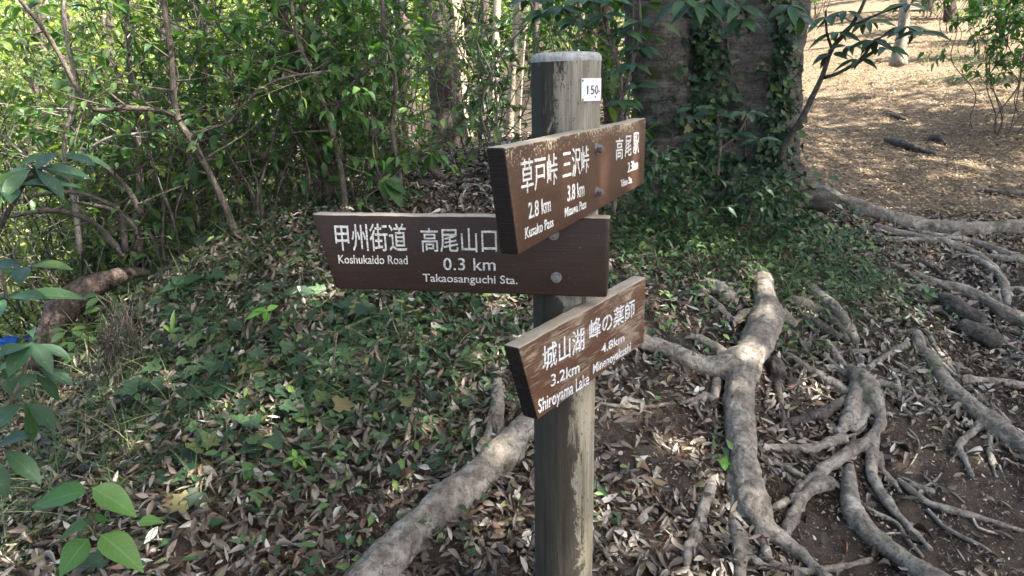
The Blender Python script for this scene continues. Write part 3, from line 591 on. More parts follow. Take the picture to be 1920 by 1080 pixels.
for lb, pts in rl: root(lb, [(.6, pts)], 'root', .0045, name='thin_root', cat='thin root', smooth=2, lump=.0018)
for lb, pts, Ylift in (('dark thin root crossing the trail near the big root', [(1660, 262, 4), (1690, 270, 8), (1720, 280, 7), (1755, 290, 3)], .7), ('small dark root on the trail beside the longer one', [(1735, 262, 3), (1755, 258, 7), (1775, 270, 3)], .7),
                       ('faint root on the upper trail', [(1665, 213, 2), (1685, 220, 4), (1700, 222, 2)], .7), ('thin buried root on the trail at the right edge', [(1845, 358, 3), (1880, 362, 6), (1940, 362, 6)], .5)):
    root(lb, [(Ylift, pts)], 'root_dark', .01, name='thin_root', cat='thin root', smooth=2)
# the log-like root left of the post
root('very thick mottled root lying like a log from behind the post to the bottom edge', [
    (.55, [(1010, 780, 20, .2), (985, 803, 25), (960, 832, 29), (925, 868, 32), (885, 905, 34), (845, 940, 36), (800, 975, 37), (755, 1018, 39), (715, 1065, 41), (670, 1125, 43)])], 'root_lichen', .0068)
root('forked upright root standing on the thick mottled root', [(1.3, [(934, 708, 9, .8), (933, 735, 13), (932, 765, 15), (930, 785, 16)]), (1.3, [(926, 785, 12), (915, 815, 10), (902, 845, 11)]), (1.3, [(936, 785, 10), (936, 812, 8), (930, 838, 7)])], 'root', .005)
root('flat strip of dead bark wood lying on litter right of the post', [(.4, [(1340, 888, 6), (1332, 915, 11), (1322, 945, 12), (1312, 975, 12), (1300, 1008, 13), (1290, 1040, 12), (1284, 1062, 6)])], 'root', .006, name='bark_strip', cat='dead wood')
root('reddish brown curved root log at the foot of the bank on the left', [(.3, [(285, 512, 7, 0, 3.9), (250, 512, 12, 0, 3.9), (212, 522, 18, 0, 3.8), (165, 542, 25, 0, 3.7), (125, 572, 29, 0, 3.6), (98, 612, 29, 0, 3.5), (84, 650, 27, 0, 3.45), (74, 690, 24, 0, 3.4)])], 'stem_red', .012, name='root_log')
root('whitish rotten piece of wood above the forked root', [(.6, [(1335, 530, 7), (1352, 545, 15), (1372, 558, 13), (1384, 568, 6)])], 'twig', .008, name='rotten_wood', cat='dead wood', lump=.012)

# ================================================================== TWIGS
def twig(label, pts, mat='twig', lift=1.2, branches=(), name='fallen_twig'):
    g = Geo(); P = knobbly(spline(px_path(pts, lift), .02), .15, 20.); g.tube(P[:, :3], P[:, 3], 7)
    for b in branches: Q = spline(px_path(b, lift), .02); g.tube(Q[:, :3], Q[:, 3], 6)
    return tag(g.build(name, M[mat], None, P[0, :3]), label, 'twig')
twig('bleached white twig on the ground just right of the post', [(1112, 1003, 3), (1130, 1030, 4), (1150, 1060, 4), (1170, 1095, 4)], branches=[[(1114, 1040, 2), (1130, 1056, 2.5), (1150, 1062, 2.5)]])
twig('pale forked twig standing on the ivy bank left of the sign post', [(776, 768, 5), (768, 795, 6), (762, 825, 5), (757, 845, 3)], branches=[[(775, 768, 4), (795, 775, 5), (812, 793, 2)]])
twig('grey straight stick leaning through the litter below the round leaved seedling', [(522, 940, 4), (505, 975, 5), (485, 1010, 5), (460, 1060, 5), (450, 1085, 4)])
twig('thin stick upright at the bottom left of the thick mottled root', [(651, 1020, 3), (653, 1050, 3), (654, 1085, 3)])
twig('short bent twig lying on the thick mottled root', [(836, 898, 3), (832, 915, 3), (825, 925, 2)], branches=[[(842, 898, 2), (862, 897, 2.5), (880, 893, 2)]])
twig('thin pale twig arching over the litter above the forked root', [(1300, 526, 2), (1340, 528, 2.5), (1390, 534, 2.5), (1447, 531, 2.5)])
twig('dry brown twig in the litter between the ivy and the log root', [(640, 800, 2.5), (600, 830, 3), (570, 860, 3), (540, 870, 2)], 'stem')
twig('thin pale stick crossing the dirt beneath the claw root', [(1870, 1000, 2), (1835, 990, 2.5), (1820, 960, 2)])
for i_, (a, b) in enumerate([((1160, 745), (1225, 775)), ((970, 860), (1000, 875)), ((1235, 830), (1270, 850)), ((1190, 660), (1280, 705)), ((600, 1000), (660, 975)), ((860, 1010), (910, 990)), ((320, 640), (390, 690)), ((560, 720), (640, 745)), ((1560, 690), (1640, 715)), ((1670, 620), (1730, 612)), ((1440, 470), (1530, 500)), ((1190, 480), (1280, 470)), ((1640, 1010), (1700, 1000)), ((1470, 860), (1500, 850)), ((420, 900), (470, 880))]):
    mx = ((a[0]+b[0])/2 + random.uniform(-8, 8), (a[1]+b[1])/2 + random.uniform(-8, 8)); o = twig('small dry twig lying loose on the leaf litter', [(*a, 1.5), (*mx, 2.4), (*b, 1.2)], 'stem' if i_ % 2 else 'twig'); o['group'] = 'small loose twigs on the litter'

for i_ in range(20):
    px, py = (random.uniform(1640, 1880), random.uniform(445, 640)) if i_ < 13 else (random.uniform(1500, 1680), random.uniform(640, 760))
    a = random.gauss(.38, .3); pts = [(px, py, 3.)]; r_ = random.uniform(3.5, 6.5)
    for _ in range(random.randint(3, 6)): a += random.gauss(0, .28); px += cos(a)*34; py += sin(a)*26; pts.append((px, py, r_*random.uniform(.8, 1.15)))
    pts.append((px + 18, py + 10, 1.5)); root('thin grey root in the tangle of roots on the right slope', [(.5, pts)], 'root' if i_ % 4 else 'root_dark', .0055, name='thin_root', cat='thin root', smooth=2, group='tangled thin roots on the right slope', lump=.002)
for i_ in range(46):
    if i_ < 30: px, py = random.uniform(1440, 1760), random.uniform(610, 930)
    elif i_ < 38: px, py = random.uniform(1600, 1900), random.uniform(440, 620)
    else: px, py = random.uniform(1300, 1500), random.uniform(560, 1040)
    a = random.gauss(.75, .5); pts = [(px, py, 2.5)]
    for _ in range(4): a += random.gauss(0, .45); px += cos(a)*26; py += sin(a)*20; pts.append((px, py, random.uniform(1.8, 3.4)))
    pts[-1] = (*pts[-1][:2], 1.); o = twig('thin brown rootlet winding between the thick roots right of the post', pts, 'root' if i_ % 3 else 'root_dark', .9, name='rootlet'); o['category'] = 'rootlet'; o['group'] = 'thin rootlets between the thick roots'

for i_ in range(34):
    px, py = random.uniform(230, 930), random.uniform(560, 1000); a = random.uniform(0, 3.14); l = random.uniform(14, 48)
    o = twig('thin dry twig caught in the plants of the ivy bank', [(px, py, 1.2, 8), (px+cos(a)*l*.5+random.uniform(-5, 5), py+sin(a)*l*.5, 1.7, 12), (px+cos(a)*l, py+sin(a)*l, .8, 8)], ('twig', 'stem', 'stem_dark')[i_ % 3]); o['group'] = 'thin twigs on the ivy bank'
# ================================================================== BIG TREE
TB, tT = G(1350, 395); TBY = 4.75
tz = float(H(1.3, 4.8)); tree0 = np.array([1.32, 4.85, tz])
bigtree = empty('big_tree', tree0, 'huge old tree with two fused grey trunks wrapped in ivy beside the trail', 'tree')
def tp(px, py, Y): return at(px, py, Y)
g = Geo()
def trunk(pts, seg=28):
    P = np.array([(*at(px, py, Y), r/FOC*Y) for px, py, Y, r in pts]); P = knobbly(spline(P, .08), .03, 1.5); g.tube(P[:, :3], P[:, 3], seg)
trunk([(1246, 470, 4.75, 70), (1250, 400, 4.75, 66), (1252, 300, 4.8, 62), (1250, 200, 4.85, 58), (1240, 90, 4.9, 57), (1228, 0, 4.95, 58), (1205, -250, 5.1, 56), (1150, -700, 5.4, 46), (1060, -1100, 5.6, 36)])
trunk([(1332, 480, 4.75, 84), (1332, 380, 4.8, 74), (1336, 250, 4.88, 66), (1340, 100, 4.92, 64), (1345, -50, 4.98, 62), (1350, -400, 5.2, 50), (1340, -900, 5.3, 40)])
trunk([(1420, 490, 4.65, 80), (1418, 400, 4.7, 72), (1418, 300, 4.75, 66), (1424, 200, 4.8, 64), (1432, 90, 4.85, 64), (1440, 0, 4.9, 66), (1462, -250, 5.0, 62), (1530, -700, 5.2, 52), (1600, -1150, 5.3, 42)])
trunk([(1478, 430, 4.95, 36), (1474, 330, 5.0, 26), (1480, 200, 5.05, 22), (1492, 60, 5.1, 20), (1500, -60, 5.1, 20), (1530, -500, 5.3, 18)])
# buttress flares
for pts in ([(1265, 330, 4.7, 40), (1225, 400, 4.5, 38), (1190, 450, 4.3, 30)], [(1400, 340, 4.6, 44), (1385, 410, 4.4, 40), (1375, 460, 4.2, 30)], [(1470, 320, 4.75, 34), (1510, 362, 4.7, 28), (1560, 385, 4.65, 22)], [(1320, 380, 4.6, 40), (1310, 430, 4.4, 34), (1300, 470, 4.2, 24)]):
    trunk(pts, 16)
o = g.build('trunk', M['trunk'], bigtree, None); 
m = o.modifiers.new('r', 'REMESH'); m.mode = 'VOXEL'; m.voxel_size = .028
s = o.modifiers.new('s', 'SMOOTH'); s.iterations = 3; s.factor = .6
o.parent = None; dg = bpy.context.evaluated_depsgraph_get(); dg.update(); me = bpy.data.meshes.new_from_object(o.evaluated_get(dg)); o.modifiers.clear(); o.data = me; me.name = 'trunk'
n = len(me.vertices); co = np.empty(n*3, np.float32); me.vertices.foreach_get('co', co); co = co.reshape(-1, 3); nn = np.empty(n*3, np.float32); me.vertex_normals.foreach_get('vector', nn); nn = nn.reshape(-1, 3)
d = np.array([mnoise.noise(Vector(c)*3)*.03 + mnoise.noise(Vector((c[0]*8, c[1]*8, c[2]*14)))*.012 + mnoise.noise(Vector((c[0]*5, c[1]*5, c[2]*45)))*.006 for c in co], np.float32)
co = co + nn*d[:, None]; TRV = co.copy(); polys = [tuple(p.vertices) for p in me.polygons]; bvh = BVHTree.FromPolygons([Vector(c) for c in co], polys)
me.vertices.foreach_set('co', (co - tree0.astype(np.float32)).ravel()); me.polygons.foreach_set('use_smooth', np.ones(len(me.polygons), bool)); me.update(); o.parent = bigtree
def on_trunk(px, py, off=.0):
    h = bvh.ray_cast(Vector(CAM), Vector(nrm(ray(px, py))))
    if h[0] is None: return None
    return np.array(h[0]) + np.array(h[1])*off, np.array(h[1])
# ivy clinging to the trunk
def trunk_ivy(label, blobs, stems, mat='ivy'):
    P = []; N = []
    for px, py, sx, sy, n in blobs:
        for _ in range(n):
            q = on_trunk(px + random.gauss(0, sx), py + random.gauss(0, sy), random.uniform(.01, .07))
            if q: P.append(q[0]); N.append(q[1])
    P = np.array(P); N = np.array(N); D = nrm(np.array([0, 0, -.6]) + rdir(len(P))*.7); N = nrm(N + rdir(len(P))*.6 + [0, 0, .4])
    root_ = empty('ivy_vine', P.mean(0), label, 'ivy')
    V, F, A = scatter(IVY, P, D, N, rng.uniform(.025, .065, len(P))); fo = mesh_obj('foliage', V - P.mean(0), [F], M[mat], root_, None, {'lv': A}); fo['kind'] = 'stuff'
    for st in stems:
        pp = []
        for px, py in spline(np.array([(a, b, 0.) for a, b in st]), 12)[:, :2]:
            q = on_trunk(px, py, .012)
            if q: pp.append(q[0] - P.mean(0))
        if len(pp) > 2:
            pp = np.array(pp); gg = Geo(); gg.tube(pp, np.full(len(pp), .006), 6); gg.build('stem', M['stem'], root_)
IVY = ivy_tpl()
trunk_ivy('dense dark ivy filling the cleft between the two fused trunks', [(1325, 60, 20, 70, 230), (1322, 200, 24, 60, 330), (1310, 300, 38, 50, 300), (1300, 380, 60, 40, 260)], [[(1330, 400), (1325, 250), (1318, 120), (1330, 0)], [(1300, 420), (1295, 300), (1310, 180), (1298, 60)], [(1362, 60), (1370, 140), (1395, 190), (1400, 300)]])
trunk_ivy('strip of ivy climbing the right edge of the big tree', [(1468, 60, 9, 60, 150), (1460, 180, 12, 60, 220), (1448, 290, 22, 50, 260), (1420, 370, 45, 35, 260)], [[(1455, 380), (1462, 250), (1470, 100), (1478, 0)]])

# ================================================================== LITTER, GROUND COVER
LIT = [leaf_tpl('lance', 4, .36, .22, .12, 0, 0), leaf_tpl('ovate', 4, .42, .45, .3, .3, .2), leaf_tpl('lance', 4, .30, .1, -.25, -.5, .3), leaf_tpl('ovate', 4, .5, -.2, -.15, .1, 0), leaf_tpl('lance', 5, .42, .5, .7, 1.4, .6), leaf_tpl('obovate', 4, .3, .2, -.5, -1., .3)]
FARL = leaf_tpl('lance', 2, .45, .3, .1)
def frames(P, tilt=.5, up=1.):
    n = len(P); N = normal_at(P[:, 0], P[:, 1]); N = nrm(N*up + rdir(n)*tilt); D = nrm(np.cross(N, rdir(n))); return D, N
def litter(name, P, tpls, L, mat, tilt=.45, kind='stuff', lift=.004, tone=None, jig=.012):
    P = P.copy(); P[:, 2] = H(P[:, 0], P[:, 1]) + lift + rng.random(len(P))*jig
    D, N = frames(P, tilt); Ls = rng.uniform(*L, len(P)); P = P - D*Ls[:, None]*.5; k = rng.integers(0, len(tpls), len(P)); tn = rng.random(len(P)) if tone is None else tone(P)
    Vs = []; Fs = []; As = []; b = 0
    for q, tp_ in enumerate(tpls):
        m = k == q
        if not m.any(): continue
        V, F, A = scatter(tp_, P[m], D[m], N[m], Ls[m], rng.uniform(.75, 1.25, m.sum()), tn[m]); Vs.append(V); Fs.append(F+b); As.append(A); b += len(V)
    o = mesh_obj(name, np.vstack(Vs), [np.vstack(Fs)], mat, attrs={'lv': np.vstack(As)}); return tag(o, kind=kind)
def in_frame(P, m=60):
    d = P - CAM; z = d @ FW; u = (d @ RT)/z*FOC + 960; v = 540 - (d @ UP)/z*FOC; return (z > 0) & (u > -m) & (u < 1920+m) & (v > -m) & (v < 1080+m)
def world_blob(px, py, r):
    g, _ = G(px, py); return g, r
# bare dirt patches: fewer leaves there
bare = [world_blob(*b) for b in [(1620, 960, .3), (1700, 900, .3), (1780, 950, .35), (1540, 1040, .2), (1560, 980, .22), (1500, 1000, .16), (1800, 880, .3), (1720, 820, .2), (1860, 1000, .3), (1650, 1040, .2), (1240, 880, .15), (1200, 850, .14), (1250, 790, .14), (1180, 790, .12), (1560, 760, .06), (1760, 1050, .25), (1900, 930, .25)]]
def density(P):
    d = np.ones(len(P))
    for c, r in bare: d = np.minimum(d, np.clip((np.hypot(P[:, 0]-c[0], P[:, 1]-c[1])/r)**3, .07, 1))
    return d
n = 44000; P = np.stack([rng.uniform(-2.8, 3.6, n), rng.uniform(1.0, 5.0, n)], -1); P = np.c_[P, H(P[:, 0], P[:, 1])]
P = P[in_frame(P, 150)]; P = P[rng.random(len(P)) < density(P)*np.clip(1.25 - .12*P[:, 1], .5, 1)]
litter('leaf_litter', P, LIT, (.026, .066), M['litter'], .48, jig=.022)
n = 24000; P = np.stack([rng.uniform(-2.2, 3.2, n), rng.uniform(1.2, 4.4, n)], -1); P = np.c_[P, H(P[:, 0], P[:, 1])]; P = P[in_frame(P, 60)]
litter('leaf_fragments', P, [LIT[1], LIT[3]], (.008, .022), M['litter'], .7, jig=.01)
n = 16000; P = np.stack([rng.uniform(.2, 3.2, n), rng.uniform(1.2, 3.6, n)], -1); P = np.c_[P, H(P[:, 0], P[:, 1])]; P = P[in_frame(P, 20)]
litter('soil_crumbs', P, [LIT[3]], (.004, .012), M['litter'], .9, jig=.006)
n = 5200; P = np.stack([rng.uniform(-2.1, .3, n), rng.uniform(1.7, 4.0, n)], -1); P = np.c_[P, H(P[:, 0], P[:, 1])]
litter('leaves_caught_on_ivy', P, LIT, (.025, .06), M['litter'], .7, lift=.03, jig=.035)
# middle distance: plateau, trail
n = 110000; P = np.stack([rng.uniform(1.2, 11, n), 4.4 + 11.5*rng.random(n)**1.25], -1); P = np.c_[P, H(P[:, 0], P[:, 1])]; P = P[in_frame(P, 40)]
litter('trail_leaves', P, [FARL, LIT[0]], (.022, .05), M['trail_litter'], .22, jig=.012)
n = 17000; P = np.stack([rng.uniform(-4, 2.4, n), rng.uniform(4.6, 11, n)], -1); P = np.c_[P, H(P[:, 0], P[:, 1])]; P = P[in_frame(P, 20)]
litter('plateau_leaves', P, [FARL], (.05, .1), M['litter'], .5, jig=.03)
n = 9000; P = np.stack([rng.uniform(-7, -1.7, n), rng.uniform(2.3, 9, n)], -1); P = np.c_[P, H(P[:, 0], P[:, 1])]; P = P[in_frame(P, 20)]
litter('slope_leaves', P, [FARL], (.05, .1), M['trail_litter'], .5, jig=.03)

# rusty cedar sprays and needle debris: curved slivers in bundles
def slivers(name, blobs, L, w, mat, up=.15, bend=.5, per=14):
    tpl = leaf_tpl('blade', 3, w, .2, bend); Ps = []; Ds = []
    for px, py, r, n in blobs:
        g, _ = G(px, py)
        for _ in range(n):
            c = g[:2] + rng.normal(size=2)*r; a = rng.uniform(0, 2*pi); k = per
            p = c + rng.normal(size=(k, 2))*.018; aa = a + rng.normal(size=k)*.3; Ps.append(p); Ds.append(np.stack([np.cos(aa), np.sin(aa), up + rng.normal(size=k)*.18], -1))
    P = np.vstack(Ps); D = nrm(np.vstack(Ds)); P = np.c_[P, H(P[:, 0], P[:, 1]) + .008 + rng.random(len(P))*.015]
    N = nrm(np.array([0, 0, 1.]) + rdir(len(P))*.4); V, F, A = scatter(tpl, P, D, N, rng.uniform(*L, len(P))); o = mesh_obj(name, V, [F], mat, attrs={'lv': A}); return tag(o, kind='stuff')
slivers('cedar_needle_debris', [(840, 760, .05, 18), (560, 1010, .12, 40), (700, 900, .12, 26), (430, 980, .15, 30), (380, 700, .2, 30), (1230, 760, .1, 22), (1330, 880, .06, 16), (1290, 720, .08, 10), (950, 1000, .08, 14), (250, 900, .15, 30), (1190, 960, .08, 14), (1850, 740, .12, 14), (300, 820, .25, 60), (600, 620, .25, 60), (420, 620, .3, 60), (520, 760, .3, 60), (760, 680, .2, 40), (1500, 560, .1, 10), (900, 660, .2, 26), (1260, 450, .2, 20), (240, 480, .2, 50), (640, 1060, .1, 20)], (.03, .08), .035, M['needle'])
# grass
def tufts(name, blobs, L, mat, w=.022, bend=.9, up=1.1):
    tpl = leaf_tpl('blade', 5, w, .3, bend); Ps = []; Ds = []
    for px, py, r, n in blobs:
        g, _ = G(px, py)
        for _ in range(n):
            c = g[:2] + rng.normal(size=2)*r; k = 11; p = c + rng.normal(size=(k, 2))*.014; d = rng.normal(size=(k, 2))*.75; Ps.append(p); Ds.append(np.c_[d, np.full(k, up)])
    P = np.vstack(Ps); P = np.c_[P, H(P[:, 0], P[:, 1])]; D = nrm(np.vstack(Ds)); N = nrm(np.cross(np.cross(D, [0, 0, 1.]), D) + rdir(len(P))*.1); N[:, 2] = np.abs(N[:, 2])
    V, F, A = scatter(tpl, P, D, N, rng.uniform(*L, len(P))); o = mesh_obj(name, V, [F], mat, attrs={'lv': A}); return tag(o, kind='stuff')
tufts('grass', [(300, 640, .25, 45), (330, 780, .3, 35), (220, 820, .25, 40), (120, 870, .25, 30), (470, 520, .35, 50), (560, 640, .3, 36), (700, 640, .3, 20), (560, 430, .4, 30), (880, 700, .15, 16), (1420, 490, .35, 60), (1250, 430, .3, 50), (1520, 520, .25, 40), (1330, 500, .3, 30), (800, 600, .3, 26), (900, 800, .1, 8)], (.10, .26), M['grass'])
tufts('sunlit_grass', [(205, 600, .2, 40), (160, 660, .25, 40), (90, 740, .3, 30), (600, 350, .7, 70), (450, 370, .5, 50), (1830, 160, .6, 40), (1740, 120, .6, 30), (1560, 150, .3, 12)], (.12, .3), M['grass'], up=1.3)
# ground cover leaves on short stalks
def cover(name, blobs, tpl, L, mat, hgt=(.01, .07), tilt=.45):
    Ps = []
    for px, py, r, n in blobs: g, _ = G(px, py); Ps.append(np.stack([g[0] + rng.normal(size=n)*r, g[1] + rng.normal(size=n)*r], -1))
    P = np.vstack(Ps); P = np.c_[P, H(P[:, 0], P[:, 1]) + rng.uniform(*hgt, len(P))]; D, N = frames(P, tilt, 1.)
    N = nrm(N + np.array([0, -.35, .1])); V, F, A = scatter(tpl, P, D, N, rng.uniform(*L, len(P)), rng.uniform(.85, 1.15, len(P))); o = mesh_obj(name, V, [F], mat, attrs={'lv': A}); return tag(o, kind='stuff')
cover('ivy_ground_cover', [(300, 600, .28, 46), (420, 560, .3, 53), (500, 650, .3, 60), (350, 700, .3, 53), (450, 780, .28, 46), (620, 600, .3, 46), (600, 720, .28, 39), (740, 620, .25, 36), (860, 640, .2, 23), (330, 830, .25, 20), (700, 720, .2, 18), (250, 540, .2, 25), (560, 500, .35, 36), (420, 470, .3, 35), (1230, 360, .25, 35), (1560, 430, .25, 28), (1500, 330, .2, 18)], IVY, (.03, .075), M['ivy'], (.01, .07), .6)
SM = leaf_tpl('ovate', 3, .5, .2, .2)
cover('creeping_vine_cover', [(700, 640, .3, 264), (820, 600, .3, 264), (560, 800, .3, 120), (660, 900, .25, 120), (450, 700, .4, 130), (900, 640, .25, 160), (760, 780, .2, 104), (950, 600, .2, 128), (1250, 420, .3, 560), (1350, 460, .32, 640), (1450, 440, .3, 640), (1520, 500, .25, 480), (1560, 450, .22, 240), (1250, 500, .25, 360), (1600, 540, .15, 112), (1640, 560, .15, 72), (1320, 380, .3, 320), (1430, 380, .3, 320), (1700, 560, .15, 40), (1480, 640, .06, 32), (1130, 940, .08, 20), (1365, 880, .04, 12), (640, 1000, .15, 40), (800, 1030, .1, 16), (500, 420, .4, 320), (1180, 560, .25, 240), (300, 470, .3, 240)], SM, (.022, .052), M['cover'], (.01, .09), .6)

# ---- single fallen leaves that lie apart on the dirt and the litter
protos = []
for q, tp_ in enumerate(LIT*2):
    V, F, A = tp_; sc_ = 1.; A = np.c_[A, np.full(len(V), -1.)]
    me_o = mesh_obj('fallen_leaf', (V - [0, .5, 0]), [F], M['litter'], attrs={'lv': A}); protos.append(me_o.data); bpy.data.objects.remove(me_o)
def fallen(px, py, L, label, group=None, mesh=None, mat=None, yaw=None, name='fallen_leaf', tilt=.22, lift=.012):
    g, t = G(px, py); N = Vector(normal_at(np.array(g[0]), np.array(g[1]))); N = (N + Vector(rdir(1)[0])*tilt).normalized()
    yaw = random.uniform(0, 2*pi) if yaw is None else yaw; D = (Vector((cos(yaw), sin(yaw), 0)) - N*N.dot(Vector((cos(yaw), sin(yaw), 0)))).normalized(); X_ = D.cross(N)
    o = bpy.data.objects.new(name, mesh or random.choice(protos)); COL.objects.link(o)
    Rm = Matrix((X_, D, N)).transposed().to_4x4(); o.matrix_world = Matrix.Translation(Vector(g) + N*lift) @ Rm @ Matrix.Diagonal((L, L, L, 1)); return tag(o, label, 'fallen leaf', group)
pl = leaf_tpl('ovate', 8, .52, .12, .05, .1, .1); V, F, A = pl
def proto_leaf(mat, tpl, tone=.5, name='fallen_leaf'):
    V, F, A = tpl; oo = mesh_obj(name, V - [0, .5, 0], [F], mat, attrs={'lv': np.c_[A, np.full(len(V), tone)]}); me = oo.data; bpy.data.objects.remove(oo); return me
fallen(1232, 938, .085, 'large reddish brown fallen leaf on the dirt between the post and the forked root', mesh=proto_leaf(M['litter'], pl, .93), yaw=2.7)
fallen(508, 1025, .075, 'curled pinkish brown dead leaf by the grey stick', mesh=proto_leaf(M['litter'], pl, .93), yaw=1.8)
fallen(1683, 836, .062, 'pale green fallen leaf on bare dirt beside the knotted root', mesh=proto_leaf(M['litter'], leaf_tpl('lance', 6, .36, .15, .1), 1.), yaw=2.6)
fallen(1757, 843, .055, 'yellow green fallen leaf on bare dirt left of the clawed side root', mesh=proto_leaf(M['bright'], leaf_tpl('lance', 6, .4, .15, .1), .2), yaw=2.8)
fallen(1200, 872, .06, 'greenish fallen leaf lying just above the large reddish leaf', mesh=proto_leaf(M['litter'], leaf_tpl('lance', 6, .36, .15, .1), 1.), yaw=.9)
fallen(1720, 1021, .06, 'ochre brown fallen leaf near the rootlet on the dirt', mesh=proto_leaf(M['litter'], pl, .3), yaw=2.5)
spots = [('pale curled fallen leaf lying apart on bare dirt', 'single leaves on the bare dirt', [(1560, 980, .25), (1720, 830, .3), (1840, 930, .35), (1800, 1030, .3), (1870, 1060, .25), (1500, 1010, .12)], 75),
         ('dry fallen leaf on the sparse ground beside the post', 'single leaves beside the post', [(1210, 880, .12), (1180, 800, .1), (1270, 800, .12), (1250, 960, .12), (1160, 900, .08)], 70),
         ('silvery dead leaf on top of the litter heap at the bottom', 'top leaves of the litter at the bottom', [(600, 980, .2), (360, 960, .25), (900, 1000, .12), (1190, 1040, .1), (1330, 1000, .1), (500, 900, .25), (800, 860, .12)], 110)]
for lb, gr, bl, cnt in spots:
    for _ in range(cnt):
        px, py, r = random.choice(bl); g, t = G(px, py); q = g[:2] + rng.normal(size=2)*r; P_ = np.array([[q[0], q[1], float(H(*q))]])
        if not in_frame(P_, -8)[0]: continue
        d = P_[0] - CAM; z = d @ FW; u = (d @ RT)/z*FOC + 960; v = 540 - (d @ UP)/z*FOC
        fallen(u, v, random.uniform(.04, .08), lb, gr)

# ================================================================== PLANTS
LT = {'ovate': leaf_tpl('ovate', 4, .5, .2, .35), 'lance': leaf_tpl('lance', 4, .3, .2, .4), 'obo': leaf_tpl('obovate', 4, .38, .2, .35), 'small': leaf_tpl('ovate', 2, .55, .25, .2), 'heart': leaf_tpl('heart', 5, .75, .15, .25)}
BIG = {'heart': leaf_tpl('heart', 9, .78, .10, .22, .05), 'ovate': leaf_tpl('ovate', 9, .62, .12, .22, .05), 'lance': leaf_tpl('lance', 9, .32, .15, .35, .1), 'obo': leaf_tpl('obovate', 9, .38, .15, .3, .1), 'round': leaf_tpl('heart', 7, .95, .08, .1)}
def stem_path(base, top, wob=.06, step=.06):
    base = np.array(base, float); top = np.array(top, float); n = max(3, int(np.linalg.norm(top-base)/.35)+2); T = np.linspace(0, 1, n)[:, None]
    P = base*(1-T) + top*T; P[1:] += rng.normal(size=(n-1, 3))*wob*np.array([1, 1, .3]); return spline(P, step)
def make_shrub(name, label, cat, group, mats, tpl, stems, height, spread, r0, twigs, leaves_per, leaf_len, seed, leaf_from=.2, twig_len=.35, loc=(0, 0, 0), droop=.0):
    global rng
    keep = rng; rng = np.random.default_rng(seed); root_ = empty(name, loc, label, cat, group); LP = []; LD = []
    for s in range(stems):
        a = rng.uniform(0, 2*pi); b = np.array([cos(a), sin(a), 0])*rng.uniform(0, .08)*max(1, spread); h = height*rng.uniform(.65, 1.05); lean = rng.uniform(.1, 1)*spread
        top = np.array([cos(a)*lean, sin(a)*lean, h]); P = stem_path(b - [0, 0, .15], top, .05*height**.5); g = Geo(); R_ = np.linspace(r0*rng.uniform(.6, 1.1), r0*.22, len(P)); g.tube(P, R_, 6)
        for w in range(twigs):
            t_ = rng.uniform(leaf_from, 1.); k = min(int(t_*(len(P)-1)), len(P)-2); d = nrm(rdir(1, .6)[0] + [0, 0, .35-droop]); L = twig_len*rng.uniform(.5, 1.2)*(1.15-.5*t_); q = P[k]; e = q + d*L + [0, 0, -.1*L]
            Q = stem_path(q, e, .03, .05); g.tube(Q, np.linspace(R_[k]*.5, .0012, len(Q)), 4)
            for v in range(leaves_per):
                kk = min(int(len(Q)*rng.uniform(.25, 1.)), len(Q)-1); LP.append(Q[kk]); LD.append(nrm(d + rdir(1)[0]*.9 + [0, 0, -.15-droop]))
        g.build('stem', mats[0], root_)
    LP = np.array(LP); LD = np.array(LD); N = nrm(np.array([0, 0, 1.]) + rdir(len(LP))*.55); V, F, A = scatter(tpl, LP, LD, N, rng.uniform(*leaf_len, len(LP)), rng.uniform(.85, 1.15, len(LP)))
    fo = mesh_obj('foliage', V, [F], mats[1], root_, None, {'lv': A}); fo['kind'] = 'stuff' if len(LP) > 300 else 'thing'
    if fo['kind'] == 'thing': del fo['kind']
    rng = keep; return root_
def place(o, x, y, s=1., rz=0., dz=-.02):
    o.location = (x, y, float(H(x, y)) + dz); o.scale = (s, s, s); o.rotation_euler = (0, 0, rz)
def place_px(o, px, Y, s=1., rz=0.):
    x = at(px, 400, Y)[0]; place(o, x, Y, s, rz)

def leafy(parent, tpl, mat, pb, pt, width, tone=.5, label=None, tilt=0.):
    """one big leaf as a part: base pb, tip pt (world), width m, facing the light and the path"""
    pb = np.array(pb); pt = np.array(pt); D = pt - pb; L = np.linalg.norm(D); D = D/L; N = nrm(nrm(CAM - pb)*.55 + np.array([0, 0, 1.]) + np.array([tilt, 0, 0])); X_ = nrm(np.cross(D, N)); Z_ = np.cross(X_, D)
    V, F, A = tpl; w0 = np.abs(V[:, 0]).max()*2*L; V = V.copy(); V[:, 0] *= width/w0; me = mesh_obj('leaf', V, [F], mat, attrs={'lv': np.c_[A, np.full(len(V), tone)]})
    me.parent = parent; me.matrix_basis = Matrix(((X_[0]*L, D[0]*L, Z_[0]*L, pb[0]-parent.location.x), (X_[1]*L, D[1]*L, Z_[1]*L, pb[1]-parent.location.y), (X_[2]*L, D[2]*L, Z_[2]*L, pb[2]-parent.location.z), (0, 0, 0, 1)))
    if label: me['label'] = label
    return me
def px_leaf(parent, tpl, mat, a, b, Y, wpx, dY=0., **k): return leafy(parent, tpl, mat, at(a[0], a[1], Y), at(b[0], b[1], Y+dY), wpx/FOC*Y, **k)
def px_stem(parent, pts, mat='green_stem', name='stem', seg=6):
    P = spline(np.array([(*at(px, py, Y), r/FOC*Y) for px, py, Y, r in pts]), .02); g = Geo(); g.tube(P[:, :3] - np.array(parent.location), P[:, 3], seg); return g.build(name, M[mat], parent)
